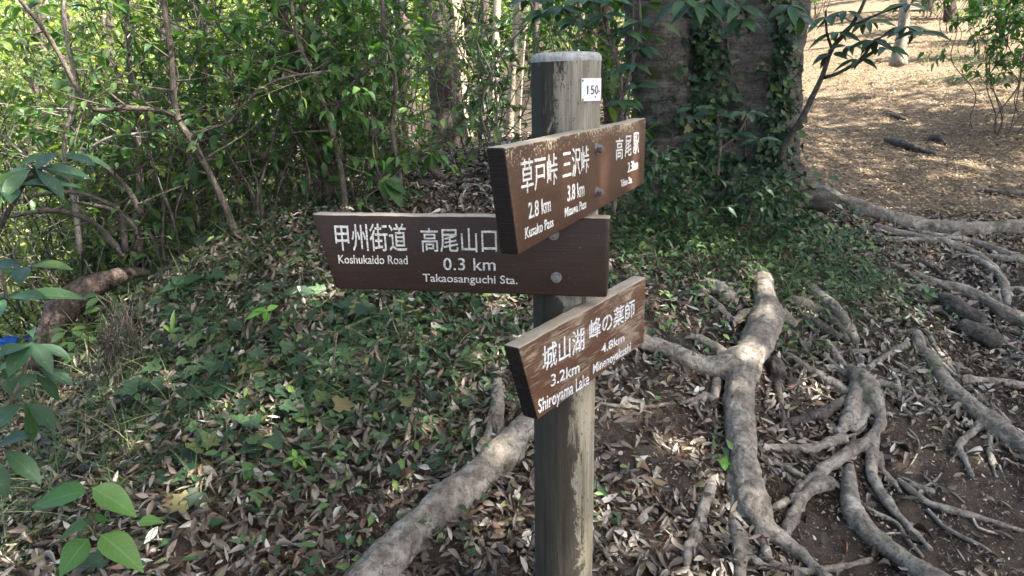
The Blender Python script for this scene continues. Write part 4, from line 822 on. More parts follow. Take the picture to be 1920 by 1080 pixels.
def whorl(parent, c, n, L, w, tpl, mat, droop=.3, up=(0, 0, 1), spread=1., tone=None):
    c = np.array(c); a0 = random.uniform(0, 6.28)
    for i in range(n):
        a = a0 + i*2*pi/n + random.uniform(-.3, .3); l = L*random.uniform(.7, 1.1); d = np.array([cos(a)*spread, sin(a)*spread, -droop + random.uniform(-.15, .25)]); d = nrm(d + np.array(up)*.25)
        leafy(parent, tpl, mat, c + d*.01, c + d*l, w*random.uniform(.85, 1.1), random.random() if tone is None else tone, tilt=random.uniform(-.4, .4))

# --- broad-leaved plant at the bottom left
Yp = 1.62
g0, _ = G(205, 1068); pb = empty('broad_leaf_plant', g0, 'bright green plant with seven broad heart shaped leaves at the bottom left corner', 'plant')
for a, b, w, tn, dy in [((162, 922), (50, 938), 62, .25, -.03), ((174, 915), (262, 960), 60, .6, .0), ((190, 1003), (268, 1060), 62, .7, -.06), ((166, 1010), (104, 1077), 62, .45, -.08), ((164, 984), (86, 1014), 44, .0, .02), ((260, 978), (305, 974), 30, .8, .0), ((166, 971), (214, 972), 24, .3, .04), ((90, 955), (48, 950), 20, .1, .05)]:
    px_leaf(pb, BIG['ovate'], M['bright'], a, b, Yp, w, dy, tone=tn)
px_stem(pb, [(225, 1040, Yp+.05, 3), (200, 1022, Yp, 3), (180, 1005, Yp, 2.6), (176, 975, Yp, 2.6), (168, 940, Yp, 2.2), (162, 922, Yp, 1.6)], 'stem_red')
for e in [(190, 1003), (166, 1010), (164, 984), (174, 915)]: px_stem(pb, [(178, 1000 if e[1] > 960 else 940, Yp, 1.8), (*e, Yp, 1.4)], 'green_stem')
# --- glossy dark shrub entering at the left edge
gl, _ = G(20, 1060); Yl = 1.5; pl_ = empty('glossy_shrub', at(-90, 1060, Yl), 'dark glossy large leaved shrub reaching in from the left edge', 'shrub')
px_stem(pl_, [(-90, 1100, Yl, 6), (-60, 950, Yl, 5.5), (-20, 800, Yl, 5), (20, 750, Yl, 4.5), (45, 700, Yl, 4), (62, 640, Yl+.05, 3)], 'stem')
px_stem(pl_, [(-20, 800, Yl, 4), (10, 770, Yl, 3.5), (40, 755, Yl, 3)], 'stem')
for a, b, w, tn, dy in [((62, 640), (8, 690), 44, .5, -.1), ((62, 635), (50, 590), 26, .8, .1), ((60, 640), (90, 610), 30, .5, .1), ((62, 645), (140, 662), 30, .5, 0), ((60, 650), (0, 640), 40, .3, -.1), ((70, 690), (145, 712), 38, .3, 0), ((70, 700), (35, 718), 36, .6, -.05), ((48, 755), (118, 800), 46, .2, 0), ((46, 752), (75, 855), 30, .9, .03), ((44, 755), (-30, 800), 50, .5, -.05), ((40, 752), (10, 690), 44, .4, .0), ((5, 842), (80, 893), 48, .6, -.05), ((-10, 840), (50, 800), 44, .3, 0), ((-15, 850), (15, 940), 40, .5, -.04), ((-40, 900), (12, 900), 50, .2, 0), ((58, 640), (100, 690), 36, .45, -.05), ((-10, 700), (35, 660), 34, .5, 0), ((62, 700), (130, 750), 34, .4, .02)]:
    a2 = (b[0]*.12 + a[0]*.88, b[1]*.12 + a[1]*.88); b = (a[0] + (b[0]-a[0])*.9, a[1] + (b[1]-a[1])*.9); w *= .85; px_leaf(pl_, BIG['obo'], M['evergreen'], a, b, Yl, w, dy, tone=tn)
pe = empty('glossy_shrub', at(-80, 560, 2.2), 'evergreen shoot with drooping dark leaves at the left edge under the slanted stem', 'shrub')
px_stem(pe, [(-80, 620, 2.2, 6), (-20, 470, 2.2, 5), (30, 370, 2.2, 4), (60, 325, 2.2, 3)], 'stem_dark')
whorl(pe, at(62, 315, 2.2), 8, .19, .05, BIG['obo'], M['evergreen'], .5); whorl(pe, at(20, 350, 2.15), 6, .18, .05, BIG['obo'], M['evergreen'], .3); whorl(pe, at(10, 560, 2.1), 7, .2, .06, BIG['obo'], M['evergreen'], .2); whorl(pe, at(110, 290, 2.3), 6, .15, .045, BIG['obo'], M['evergreen'], .4); whorl(pe, at(50, 500, 2.25), 6, .17, .05, BIG['obo'], M['evergreen'], .2)
px_stem(pe, [(-20, 470, 2.2, 4), (5, 520, 2.12, 3.5), (12, 560, 2.1, 3)], 'stem_dark')

# --- seedlings on the bank (each its own thing)
def seedling(label, px, py, leaves, mat='lime', tpl='lance', w=14, hh=.06, L=None, name='seedling', stem='green_stem'):
    g, t = G(px, py + hh*FOC/2.5); r = empty(name, g, label, 'seedling'); c = np.array(at(px, py, g[1])); P = stem_path(g, c, .005, .01); gg = Geo(); gg.tube(P - g, np.full(len(P), .0013), 5); gg.build('stem', M[stem], r)
    for (dx, dy_) in leaves: leafy(r, BIG[tpl], M[mat], c, at(px+dx, py+dy_, g[1] + (-.02 if dy_ > 0 else .015)), w/FOC*g[1], random.random(), tilt=random.uniform(-.3, .3))
    return r
seedling('small lime green seedling with five pointed leaves below the middle board', 556, 858, [(-28, 4), (-8, -18), (26, -4), (20, 16), (-4, 22)], w=11)
seedling('yellow green seedling with three long leaves high on the ivy bank', 500, 583, [(-46, 8), (18, -14), (-2, 22), (-30, -8)], w=15, hh=.1)
seedling('upright sprout of narrow green leaves left on the ivy bank', 322, 625, [(-18, -22), (2, -44), (14, -14), (-8, 10)], 'bright', 'lance', 9, .05)
seedling('bright three lobed seedling leaf beside the forked root', 1358, 868, [(-14, -8), (4, -14), (14, 0), (2, 14)], 'lime', 'round', 15, .04)
seedling('pair of bright leaves right of the topmost board', 1243, 320, [(-22, -6), (10, -26), (24, 8), (-12, 22), (6, 26)], 'bright', 'ovate', 17, .1)
seedling('small green sprout in the ground cover under the sapling', 1470, 400, [(-16, 2), (16, -8), (4, 12), (-4, -12)], 'bright', 'ovate', 12, .05)
seedling('small yellow green seedling at the lower end of the conifer sprays', 582, 790, [(-12, -6), (10, -10), (12, 6), (-6, 8)], 'lime', 'ovate', 9, .03)
seedling('low plant with broad ivy like leaves below the leaning sapling', 345, 530, [(-50, 12), (30, -16), (28, 14), (-22, -14)], 'cover', 'heart', 30, .06)
seedling('round leaved seedling climbing over the litter', 470, 880, [(-18, -14), (14, -8), (-14, 22), (10, 30)], 'bright', 'round', 22, .05)
seedling('second round leaved seedling directly under the first one', 474, 925, [(-14, -10), (18, -2), (-4, 18)], 'bright', 'round', 20, .03)
seedling('plant with two large heart shaped leaves above the middle board', 727, 335, [(-12, -2), (-2, 42), (36, 24), (30, 52)], 'shrub', 'heart', 34, .16, stem='stem')
seedling('bushy plant with pale green whorled leaves left of the topmost board', 808, 290, [(-40, 4), (-22, -22), (6, -30), (30, -10), (34, 14), (-14, 24), (10, 28)], 'shrub', 'obo', 17, .12, stem='stem')
seedling('small green plant right of the ground cover by the trail root', 1590, 440, [(-18, -4), (16, -10), (14, 12), (-8, 14)], 'cover', 'ovate', 13, .05)
seedling('leafy sprout between the pale roots on the right slope', 1740, 550, [(-22, -2), (-8, -20), (18, -14), (22, 6), (0, 16)], 'cover', 'ovate', 14, .05)
for i_, (px, py) in enumerate([(300, 560), (420, 640), (500, 700), (380, 750), (560, 560), (640, 660), (330, 690), (450, 590), (520, 640), (480, 810), (350, 870), (290, 740), (590, 700), (250, 640), (420, 540), (680, 600), (540, 770), (620, 780), (410, 700)]):
    g, t = G(px, py); r = empty('ivy_sprig', g, 'dark lobed ivy sprig standing out of the ground cover on the bank', 'ivy', 'ivy sprigs on the bank')
    for q in range(random.randint(3, 5)):
        c = g + np.array([random.uniform(-.07, .07), random.uniform(-.07, .05), random.uniform(.03, .08)]); a = random.uniform(0, 6.28); L_ = random.uniform(.06, .095)
        leafy(r, IVY, M['ivy'], c, c + np.array([cos(a)*L_, sin(a)*L_, -.015]), L_*1.0, random.random(), tilt=random.uniform(-.4, .4))
        gg = Geo(); P = stem_path(g*0, c - g, .004, .02); gg.tube(P, np.full(len(P), .001), 4); gg.build('stem', M['stem'], r)
# conifer seedling: flat sprays of needles
def spray(parent, a, b, Y, nl=.017, dY=0.):
    A_ = at(a[0], a[1], Y); B_ = at(b[0], b[1], Y+dY); P = stem_path(A_, B_, .006, .006); n = len(P); T = nrm(np.gradient(P, axis=0)); S = nrm(np.cross(T, [0, -.4, 1.])); k = np.repeat(np.arange(2, n), 2); sg = np.tile([1., -1.], n-2)[:, None]
    D = nrm(S[k]*sg + T[k]*.55); N = nrm(np.cross(T[k], S[k])*-1 + rdir(len(k))*.15); V, F, A = scatter(leaf_tpl('lance', 2, .13, 0, .1), P[k], D, N, nl*(1-.5*(k/n)**3))
    lo = np.array(parent.location); mesh_obj('needles', V-lo, [F], M['fir'], parent, None, {'lv': A}); gg = Geo(); gg.tube(P-lo, np.full(n, .0012), 4); gg.build('stem', M['stem'], parent)
g, t = G(640, 720); cf = empty('conifer_seedling', g, 'young conifer with flat feathery needle sprays on the bank below the middle board', 'seedling')
for a, b in [((632, 622), (565, 625)), ((632, 622), (692, 596)), ((620, 690), (556, 660)), ((620, 690), (570, 740)), ((620, 690), (585, 772)), ((622, 690), (690, 668)), ((624, 680), (716, 640)), ((620, 690), (600, 640)), ((560, 690), (552, 760)), ((622, 700), (700, 700))]: spray(cf, a, b, g[1]-.08)
px_stem(cf, [(640, 730, g[1], 2), (626, 690, g[1]-.08, 2), (632, 622, g[1]-.08, 1.6)], 'stem')
gg = None
for (px, py, Y_, lb) in [(150, 640, 3.2, 'sprig of drooping leaves in front of the dark root log'), (215, 575, 3.3, 'leafy sprig hanging over the upper end of the dark root log')]:
    b_ = empty('sapling', at(px, py+60, Y_), lb, 'sapling'); px_stem(b_, [(px, py+60, Y_, 2.5), (px-6, py+20, Y_, 2), (px-12, py-20, Y_, 1.6)], 'stem')
    for q in (-20, 0, 22): whorl(b_, at(px-12+q*.5, py+q, Y_), 5, .11, .035, BIG['obo'], M['shrub'], .3)
g, t = G(1240, 430); cf2 = empty('conifer_seedling', g, 'small conifer seedling in the ground cover right of the topmost board', 'seedling')
for a, b in [((1240, 420), (1180, 425)), ((1240, 420), (1265, 400)), ((1240, 425), (1205, 445)), ((1245, 430), (1290, 440))]: spray(cf2, a, b, g[1]-.1, .022)
px_stem(cf2, [(1245, 450, g[1], 2), (1242, 420, g[1]-.1, 2)], 'stem')

# --- stems that can be told apart
def stem_tree(label, paths, mat, tpl='ovate', lmat='shrub', leaves=0, L=(.05, .08), cat='sapling', name='sapling', twigs=18, tl=.35, up=.2):
    P0 = np.array(at(*paths[0][0][:3])); r = empty(name, P0, label, cat); LP = []; LD = []
    for pts in paths:
        P = spline(np.array([(*at(px, py, Y), rr/FOC*Y) for px, py, Y, rr in pts]), .04); P = knobbly(P, .08, 8.); g = Geo(); g.tube(P[:, :3]-P0, P[:, 3], 9)
        for _ in range(twigs):
            k = rng.integers(len(P)//5, len(P)); d = nrm(rdir(1, .6)[0] + [0, 0, up]); q = P[k, :3]; l = tl*rng.uniform(.4, 1.2); Q = stem_path(q, q + d*l, .03, .04); g.tube(Q-P0, np.linspace(P[k, 3]*.4, .001, len(Q)), 5)
            for v in range(leaves): kk = rng.integers(len(Q)//3, len(Q)); LP.append(Q[kk]-P0); LD.append(nrm(d + rdir(1)[0] + [0, 0, -.25]))
        g.build('stem', M[mat], r)
    if LP:
        LP = np.array(LP); N = nrm(np.array([0, 0, 1.]) + rdir(len(LP))*.5); V, F, A = scatter(LT[tpl], LP, np.array(LD), N, rng.uniform(*L, len(LP))); fo = mesh_obj('foliage', V, [F], M[lmat], r, None, {'lv': A})
        if len(LP) > 300: fo['kind'] = 'stuff'
    return r
stem_tree('leaning reddish sapling with a forked horizontal branch above the left bank', [
    [(442, 440, 3.75, 7.5), (430, 405, 3.75, 6.8), (405, 350, 3.7, 6.1), (380, 300, 3.65, 6.1), (358, 262, 3.6, 6.1), (332, 220, 3.6, 6.1), (325, 170, 3.6, 5.4), (320, 90, 3.6, 5.4), (306, 0, 3.6, 5.4), (296, -120, 3.6, 4.8)],
    [(330, 216, 3.6, 5.4), (290, 207, 3.55, 4.8), (240, 202, 3.5, 4.8), (176, 206, 3.45, 4.1), (150, 175, 3.4, 4.1), (110, 100, 3.4, 4.1), (72, 40, 3.35, 4.1), (38, 0, 3.3, 3.4), (10, -80, 3.3, 3.4)],
    [(358, 262, 3.6, 3.4), (385, 245, 3.55, 2.7), (430, 228, 3.5, 2.7), (462, 190, 3.5, 2.0), (520, 150, 3.5, 2.0), (620, 132, 3.5, 1.4)]], 'stem', 'ovate', 'shrub', 4, (.035, .065), twigs=22, tl=.4)
stem_tree('dark leafless bush of arching stems at the left end of the bank', [
    [(232, 480, 3.2, 7), (190, 430, 3.2, 6), (150, 405, 3.15, 5), (90, 395, 3.1, 5), (0, 410, 3.1, 4), (-60, 430, 3.1, 3)],
    [(235, 470, 3.2, 6), (225, 400, 3.2, 5), (190, 375, 3.1, 4), (130, 360, 3.1, 4), (60, 368, 3.1, 3)],
    [(262, 400, 3.4, 6), (240, 355, 3.4, 5), (205, 318, 3.4, 4), (178, 300, 3.4, 3)],
    [(250, 470, 3.3, 5), (255, 430, 3.3, 4), (215, 395, 3.3, 4), (150, 380, 3.2, 3)]], 'stem_dark', 'small', 'shrub', 1, (.03, .05), 'shrub', 'bush', 10, .25)
stem_tree('thin straight upright sapling left of the leaning one', [[(262, 470, 4.2, 8), (263, 380, 4.2, 7), (258, 260, 4.2, 6), (245, 120, 4.2, 6), (236, 0, 4.2, 5), (230, -140, 4.2, 5)]], 'stem', 'ovate', 'shrub', 4, (.04, .07), twigs=24, tl=.4)
stem_tree('slender sapling with dark bark just right of the leaning one', [[(385, 420, 4.8, 6), (380, 320, 4.8, 6), (384, 230, 4.8, 5), (378, 100, 4.8, 5), (360, -60, 4.8, 4)], [(475, 405, 4.7, 6), (455, 340, 4.7, 5), (425, 280, 4.7, 5), (385, 230, 4.8, 4)]], 'stem', 'ovate', 'shrub', 4, (.04, .07), twigs=20)
stem_tree('clump of several dark upright stems behind the left part of the middle board', [
    [(622, 398, 4.6, 14), (612, 340, 4.6, 13), (592, 250, 4.6, 12), (570, 160, 4.6, 12), (545, 80, 4.6, 12), (520, 0, 4.6, 11), (500, -120, 4.6, 10)],
    [(602, 395, 4.5, 7), (590, 300, 4.5, 6), (583, 200, 4.5, 6), (576, 90, 4.5, 6), (560, -60, 4.5, 5)],
    [(634, 395, 4.7, 7), (618, 300, 4.7, 6), (600, 200, 4.7, 6), (596, 60, 4.7, 5), (610, -60, 4.7, 5)],
    [(588, 390, 4.6, 5), (600, 330, 4.6, 5), (625, 260, 4.6, 4), (650, 180, 4.6, 4), (664, 60, 4.6, 3)]], 'stem', 'ovate', 'shrub', 4, (.05, .09), twigs=16, tl=.5)
stem_tree('leafy sapling with fresh green leaves in front of the clump of dark stems', [
    [(648, 400, 4.0, 6), (640, 320, 4.0, 5), (618, 230, 3.95, 5), (590, 150, 3.9, 4), (560, 80, 3.9, 4), (545, 0, 3.9, 3), (535, -80, 3.9, 3)], [(618, 230, 3.95, 4), (650, 170, 3.9, 3), (690, 130, 3.9, 3), (720, 100, 3.9, 2)], [(590, 150, 3.9, 3), (530, 130, 3.85, 2.5), (470, 110, 3.8, 2)]], 'stem', 'ovate', 'bright', 7, (.05, .085), twigs=20, tl=.38)
stem_tree('slender leafy sapling between the clump of stems and the cedar', [
    [(752, 400, 4.1, 5), (748, 320, 4.1, 5), (735, 240, 4.1, 4), (742, 150, 4.1, 4), (720, 60, 4.1, 3), (715, -60, 4.1, 3)], [(748, 320, 4.1, 3), (790, 280, 4.05, 2.5), (830, 262, 4.0, 2)]], 'stem', 'ovate', 'bright', 5, (.05, .08), twigs=14, tl=.36)
stem_tree('low leafy sapling on the left slope behind the arching bush', [
    [(150, 470, 3.6, 6), (140, 380, 3.6, 5), (120, 280, 3.6, 4), (140, 160, 3.6, 4), (120, 40, 3.6, 3), (120, -60, 3.6, 3)], [(140, 300, 3.6, 3), (200, 260, 3.6, 2.5), (260, 250, 3.6, 2)], [(130, 330, 3.6, 3), (60, 300, 3.55, 2.5), (0, 250, 3.5, 2)]], 'twig_grey', 'ovate', 'bright', 5, (.04, .075), twigs=18, tl=.4)
stem_tree('pale crooked dead branch lying between the dark stems on the left', [[(595, 322, 4.4, 4), (560, 312, 4.4, 5), (520, 300, 4.4, 5), (480, 285, 4.4, 5), (446, 268, 4.4, 3)], [(520, 300, 4.4, 4), (532, 335, 4.4, 3)]], 'twig', leaves=0, twigs=3, cat='branch', name='dead_branch')
stem_tree('dark branch leaning against the ground behind the clump of stems', [[(838, 345, 5.2, 8), (800, 310, 5.2, 7), (760, 275, 5.2, 6), (715, 225, 5.2, 5), (700, 180, 5.2, 4)]], 'stem', leaves=0, twigs=6, cat='branch', name='dead_branch')
stem_tree('thin sapling bent over right of the big tree with dark drooping leaves', [
    [(1462, 300, 4.35, 7), (1476, 262, 4.35, 6), (1502, 225, 4.3, 5.5), (1524, 180, 4.3, 5), (1541, 145, 4.3, 4.5), (1560, 92, 4.3, 4), (1595, 50, 4.3, 3.5), (1622, 0, 4.3, 3), (1640, -60, 4.3, 3)],
    [(1541, 146, 4.3, 4), (1570, 138, 4.25, 3.2), (1612, 112, 4.2, 3), (1640, 75, 4.15, 2.5)], [(1595, 50, 4.3, 2.6), (1650, 25, 4.25, 2.2), (1700, 8, 4.2, 2)], [(1560, 92, 4.3, 2.5), (1550, 60, 4.3, 2), (1548, 20, 4.3, 2)]], 'stem_dark', leaves=0, twigs=0)
sr = [o for o in bpy.data.objects if o.get('label', '').startswith('thin sapling bent')][0]
for (px, py, n_, Y_) in [(1640, 75, 7, 4.15), (1700, 50, 7, 4.1), (1612, 110, 5, 4.2), (1568, 60, 5, 4.3), (1625, 40, 6, 4.2), (1585, 20, 5, 4.3), (1700, 8, 6, 4.2), (1550, 30, 5, 4.3), (1590, 85, 4, 4.25), (1660, 90, 5, 4.1), (1725, 60, 5, 4.05), (1560, 100, 4, 4.3)]:
    whorl(sr, at(px, py, Y_), n_, .155, .04, BIG['lance'], M['evergreen'], .45)
for a, b in [((1640, 75), (1662, 88)), ((1640, 75), (1700, 50)), ((1700, 50), (1725, 60)), ((1600, 45), (1625, 40))]: px_stem(sr, [(*a, 4.15, 2), (*b, 4.1, 1.6)], 'stem_dark')
# leafy branches hanging in front of the big tree
hb = empty('leafy_branch', at(1370, -140, 3.9), 'leafy evergreen branch hanging down in front of the big tree trunks', 'branch')
px_stem(hb, [(1370, -160, 3.9, 5), (1375, -60, 3.9, 4), (1378, 0, 3.9, 3), (1390, 25, 3.9, 2)], 'stem'); px_stem(hb, [(1376, -60, 3.9, 3), (1340, -10, 3.85, 2.4), (1310, 5, 3.8, 2)], 'stem'); px_stem(hb, [(1372, -90, 3.9, 3), (1430, -40, 3.85, 2.4), (1480, 5, 3.8, 2)], 'stem')
for (px, py, n_) in [(1385, 10, 7), (1395, 35, 6), (1340, -8, 6), (1310, 5, 6), (1430, -20, 6), (1480, 10, 7), (1500, 30, 5), (1280, 0, 5)]: whorl(hb, at(px, py, 3.85), n_, .17, .05, BIG['lance'], M['evergreen'], .6)
lp = empty('sapling', G(1340, 330)[0], 'low evergreen sapling with whorled leaves at the foot of the big tree', 'sapling'); yy = 4.1
px_stem(lp, [(1345, 330, yy, 3), (1350, 270, yy, 3), (1345, 215, yy, 2.5)], 'stem'); px_stem(lp, [(1350, 280, yy, 2.5), (1385, 250, yy, 2), (1400, 215, yy, 2)], 'stem')
for (px, py, n_) in [(1345, 215, 6), (1400, 212, 6), (1375, 250, 6), (1325, 260, 5), (1420, 262, 4), (1300, 205, 3)]: whorl(lp, at(px, py, yy), n_, .15, .045, BIG['obo'], M['evergreen'], .2)
# evergreen leaves behind and above the post
ab = empty('sapling', (at(1150, 400, 3.9)[0], 3.9, float(H(at(1150, 400, 3.9)[0], 3.9))), 'evergreen sapling with glossy leaves rising just behind the post top', 'sapling'); ya = 3.9
for st in ([(1150, 400, ya, 5), (1160, 260, ya, 5), (1165, 150, ya, 4), (1140, 60, ya, 4), (1120, -60, ya, 3)], [(1160, 200, ya, 4), (1185, 120, ya, 3), (1200, 40, ya, 3), (1190, -50, ya, 2)], [(1150, 90, ya, 3), (1085, 40, ya, 2.5), (1050, 10, ya, 2)]): px_stem(ab, st, 'stem')
for (px, py, n_) in [(1085, 40, 6), (1050, 15, 6), (1130, 30, 6), (1175, 60, 6), (1200, 40, 6), (1185, 120, 6), (1160, 190, 5), (1205, 90, 5), (1150, 0, 6), (1100, 0, 6), (1195, 160, 4), (1020, 20, 5), (1165, 250, 5), (990, 0, 5)]: whorl(ab, at(px, py, ya), n_, .15, .055, BIG['ovate'], M['evergreen'], .45)

# --- hanging rootlets under the crest on the left
P = []; gg = Geo()
for _ in range(80):
    px = random.gauss(222, 26); py = random.uniform(545, 640); p = at(px, py, 2.75+random.uniform(-.12, .12)); L_ = random.uniform(.12, .34); q = p + np.array([random.uniform(-.03, .03), random.uniform(-.04, .02), -L_]); pass
    Q = stem_path(p, q, .035, .04); gg.tube(Q, np.full(len(Q), random.uniform(.001, .0025)), 3)
tag(gg.build('hanging_rootlets', M['stem_dark']), kind='stuff')
# --- blue cloth lying in the undergrowth
bmx = bmesh.new(); bmesh.ops.create_grid(bmx, x_segments=16, y_segments=16, size=.5)
for v_ in bmx.verts: v_.co.z = .16*mnoise.noise(v_.co*4) + .08*mnoise.noise(v_.co*11) + .12*max(0, .4-v_.co.length)
r_ = bmesh.ops.solidify(bmx, geom=bmx.faces[:], thickness=.01); me = bpy.data.meshes.new('blue_sheet'); bmx.to_mesh(me); bmx.free(); me.polygons.foreach_set('use_smooth', np.ones(len(me.polygons), bool))
t = NT('blue_fabric'); nn = t.noise(t.coord(), 30., 4); M['blue'] = t.done(t.ramp(nn, [(.3, (.01, .06, .3)), (.7, (.02, .14, .55))]), .6, t.bump(nn, .004)); me.materials.append(M['blue'])
o = bpy.data.objects.new('blue_sheet', me); COL.objects.link(o); o.location = at(22, 640, 4.9); o.scale = (.2, .2, .3); tag(o, 'small crumpled bright blue sheet in the undergrowth at the left edge', 'sheet')

# ================================================================== BACKGROUND TREES
LAND = [(60, 'near the left edge of the wood'), (240, 'behind the upright thin sapling'), (390, 'behind the leaning sapling'), (600, 'behind the clump of dark stems'), (740, 'just left of the cedar'), (930, 'just right of the cedar'), (1080, 'behind the post top'), (1180, 'left of the big tree'), (1520, 'right of the big tree'), (1690, 'above the stump by the trail'), (1880, 'at the right edge of the trail')]
ORD = ['first', 'second', 'third', 'fourth', 'fifth', 'sixth', 'seventh', 'eighth', 'ninth', 'tenth']
CNT = {}
def uniq(base, px, Y_):
    w = min(LAND, key=lambda l: abs(l[0]-px))[1]; k = (base, w); CNT[k] = CNT.get(k, 0) + 1; return base + ' ' + w + ', ' + ORD[CNT[k]-1] + ' from the front'
def bare_trunk(label, pts, mat, name='tree', cat='tree', group=None, crown=None, cmat='shrub', flare=1.35, lobes=0):
    P0 = np.array(at(*pts[0][:3])); r = empty(name, P0, label, cat, group); P = spline(np.array([(*at(px, py, Y), rr/FOC*Y) for px, py, Y, rr in pts]), .06)
    V, F, T = tube(P[:, :3], P[:, 3], 26); n = len(P)*26
    k = random.random()*40
    for i in range(n):
        c = P[i//26, :3]; d = V[i]-c; rr = np.linalg.norm(d); a = math.atan2(d[1], d[0]); f = 1 + .10*mnoise.noise(Vector((cos(a)*2.2, sin(a)*2.2, V[i][2]*.7+k))) + .05*mnoise.noise(Vector((cos(a)*7, sin(a)*7, V[i][2]*1.2+k))); V[i] = c + d*f
    mesh_obj('trunk', V-P0, [F, T], M[mat], r, None)
    if crown:
        cx, cyy, cz, rx, rz, n = crown; crown_mesh(r, np.array([cx, cyy, cz]), (rx, rx, rz), n, cmat)
    return r
def crown_mesh(parent, c, rad, n, mat, L=(.1, .17), clumps=60, name='crown', seed=None):
    c = np.array(c, float) - np.array(parent.location); rad = np.array(rad, float); cc = rdir(clumps)*rng.uniform(.35, 1., (clumps, 1))**.5*rad; k = rng.integers(0, clumps, n); P = cc[k] + rng.normal(size=(n, 3))*rad*np.array([.2, .2, .13]) + c
    D = nrm(rdir(n) + [0, 0, -.2]); N = nrm(np.array([0, 0, 1.]) + rdir(n)*.7); V, F, A = scatter(LT['small'], P, D, N, rng.uniform(*L, n), 1.); o = mesh_obj(name, V, [F], M[mat], parent, None, {'lv': A}); o['kind'] = 'stuff'; return o
def limbs(parent, base, c, rad, n=9, r=.07, mat='stem'):
    base = np.array(base, float); lo = np.array(parent.location); g = Geo()
    for _ in range(n): e = np.array(c) + rdir(1)[0]*np.array(rad)*.75; Q = stem_path(base, e, .25, .3); g.tube(Q-lo, np.linspace(r, .015, len(Q)), 6)
    o = g.build('limbs', M[mat], parent); return o
bare_trunk('stringy barked cedar trunk standing left behind the topmost board', [(846, 285, 7.6, 44), (844, 262, 7.6, 36), (838, 200, 7.6, 30), (830, 120, 7.6, 29), (820, 40, 7.6, 30), (808, -60, 7.6, 30), (780, -500, 7.6, 26)], 'cedar')
bare_trunk('pale tan trunk directly behind the stringy cedar', [(868, 290, 8.6, 26), (862, 230, 8.6, 20), (856, 150, 8.6, 19), (850, 40, 8.6, 18), (840, -80, 8.6, 18), (830, -400, 8.6, 15)], 'pale_bark')
bare_trunk('bright sunlit slender trunk left of the post top', [(958, 285, 9.5, 17), (962, 220, 9.5, 14), (968, 130, 9.5, 13), (976, 40, 9.5, 13), (984, -60, 9.5, 12), (990, -300, 9.5, 10)], 'pale_bark')
bare_trunk('dark ivy grown trunk leaning left far behind the leaning sapling', [(482, 330, 7.2, 22), (465, 260, 7.2, 18), (440, 180, 7.2, 17), (410, 100, 7.2, 16), (380, 20, 7.2, 16), (350, -80, 7.2, 15)], 'stem_dark')
bare_trunk('dark trunk between the clump of stems and the cedar', [(722, 300, 8.0, 12), (718, 220, 8.0, 9), (712, 120, 8.0, 9), (720, 0, 8.0, 9), (724, -100, 8, 8)], 'stem_dark')
bare_trunk('greyish trunk behind the left shoulder of the cedar', [(770, 280, 10, 16), (766, 200, 10, 13), (758, 90, 10, 13), (750, -40, 10, 12)], 'cedar')
bare_trunk('reddish grey trunk just left of the big tree', [(1158, 300, 7.0, 22), (1150, 200, 7.0, 18), (1140, 90, 7.0, 17), (1128, -20, 7.0, 16), (1120, -200, 7, 14)], 'trunk_red')
bare_trunk('short pale stump like trunk beside the upper trail', [(1684, 122, 9.6, 16), (1686, 95, 9.6, 11), (1692, 60, 9.6, 9), (1696, 20, 9.6, 9), (1700, -60, 9.6, 9), (1700, -300, 9.6, 8)], 'pale_bark')
for i_, (px, py, Y_, w, mt, ln) in enumerate(sorted([(60, 330, 11, 9, 'stem', 10), (130, 340, 12, 8, 'cedar', -6), (200, 330, 10, 7, 'stem', 5), (300, 320, 11, 9, 'cedar', 8), (400, 310, 13, 8, 'stem_dark', -8), (520, 300, 11, 7, 'stem', 12), (560, 300, 14, 9, 'cedar', 0), (660, 290, 12, 8, 'stem_dark', -10), (690, 290, 15, 8, 'cedar', 5), (905, 262, 13, 8, 'cedar', 4), (925, 262, 16, 8, 'pale_bark', 6), (1010, 250, 14, 9, 'cedar', -4), (1085, 245, 13, 8, 'trunk_red', 4), (1100, 240, 9, 7, 'stem', 16), (1175, 240, 10, 8, 'trunk_red', 8), (1780, 40, 14, 8, 'cedar', 8), (1640, 40, 19, 10, 'cedar', 4), (1740, 30, 16, 8, 'stem_dark', 6), (1880, 60, 13, 8, 'cedar', -4), (1830, 60, 15, 10, 'cedar', 4), (1530, 30, 22, 10, 'cedar', 0)], key=lambda q: q[2])):
    bare_trunk(uniq('slender far trunk', px, Y_), [(px, py, Y_, w*1.2), (px+ln*.3, py-90, Y_, w), (px+ln, py-230, Y_, w*.9), (px+2*ln, py-460, Y_, w*.8)], mt, group='slender trunks in the far wood')

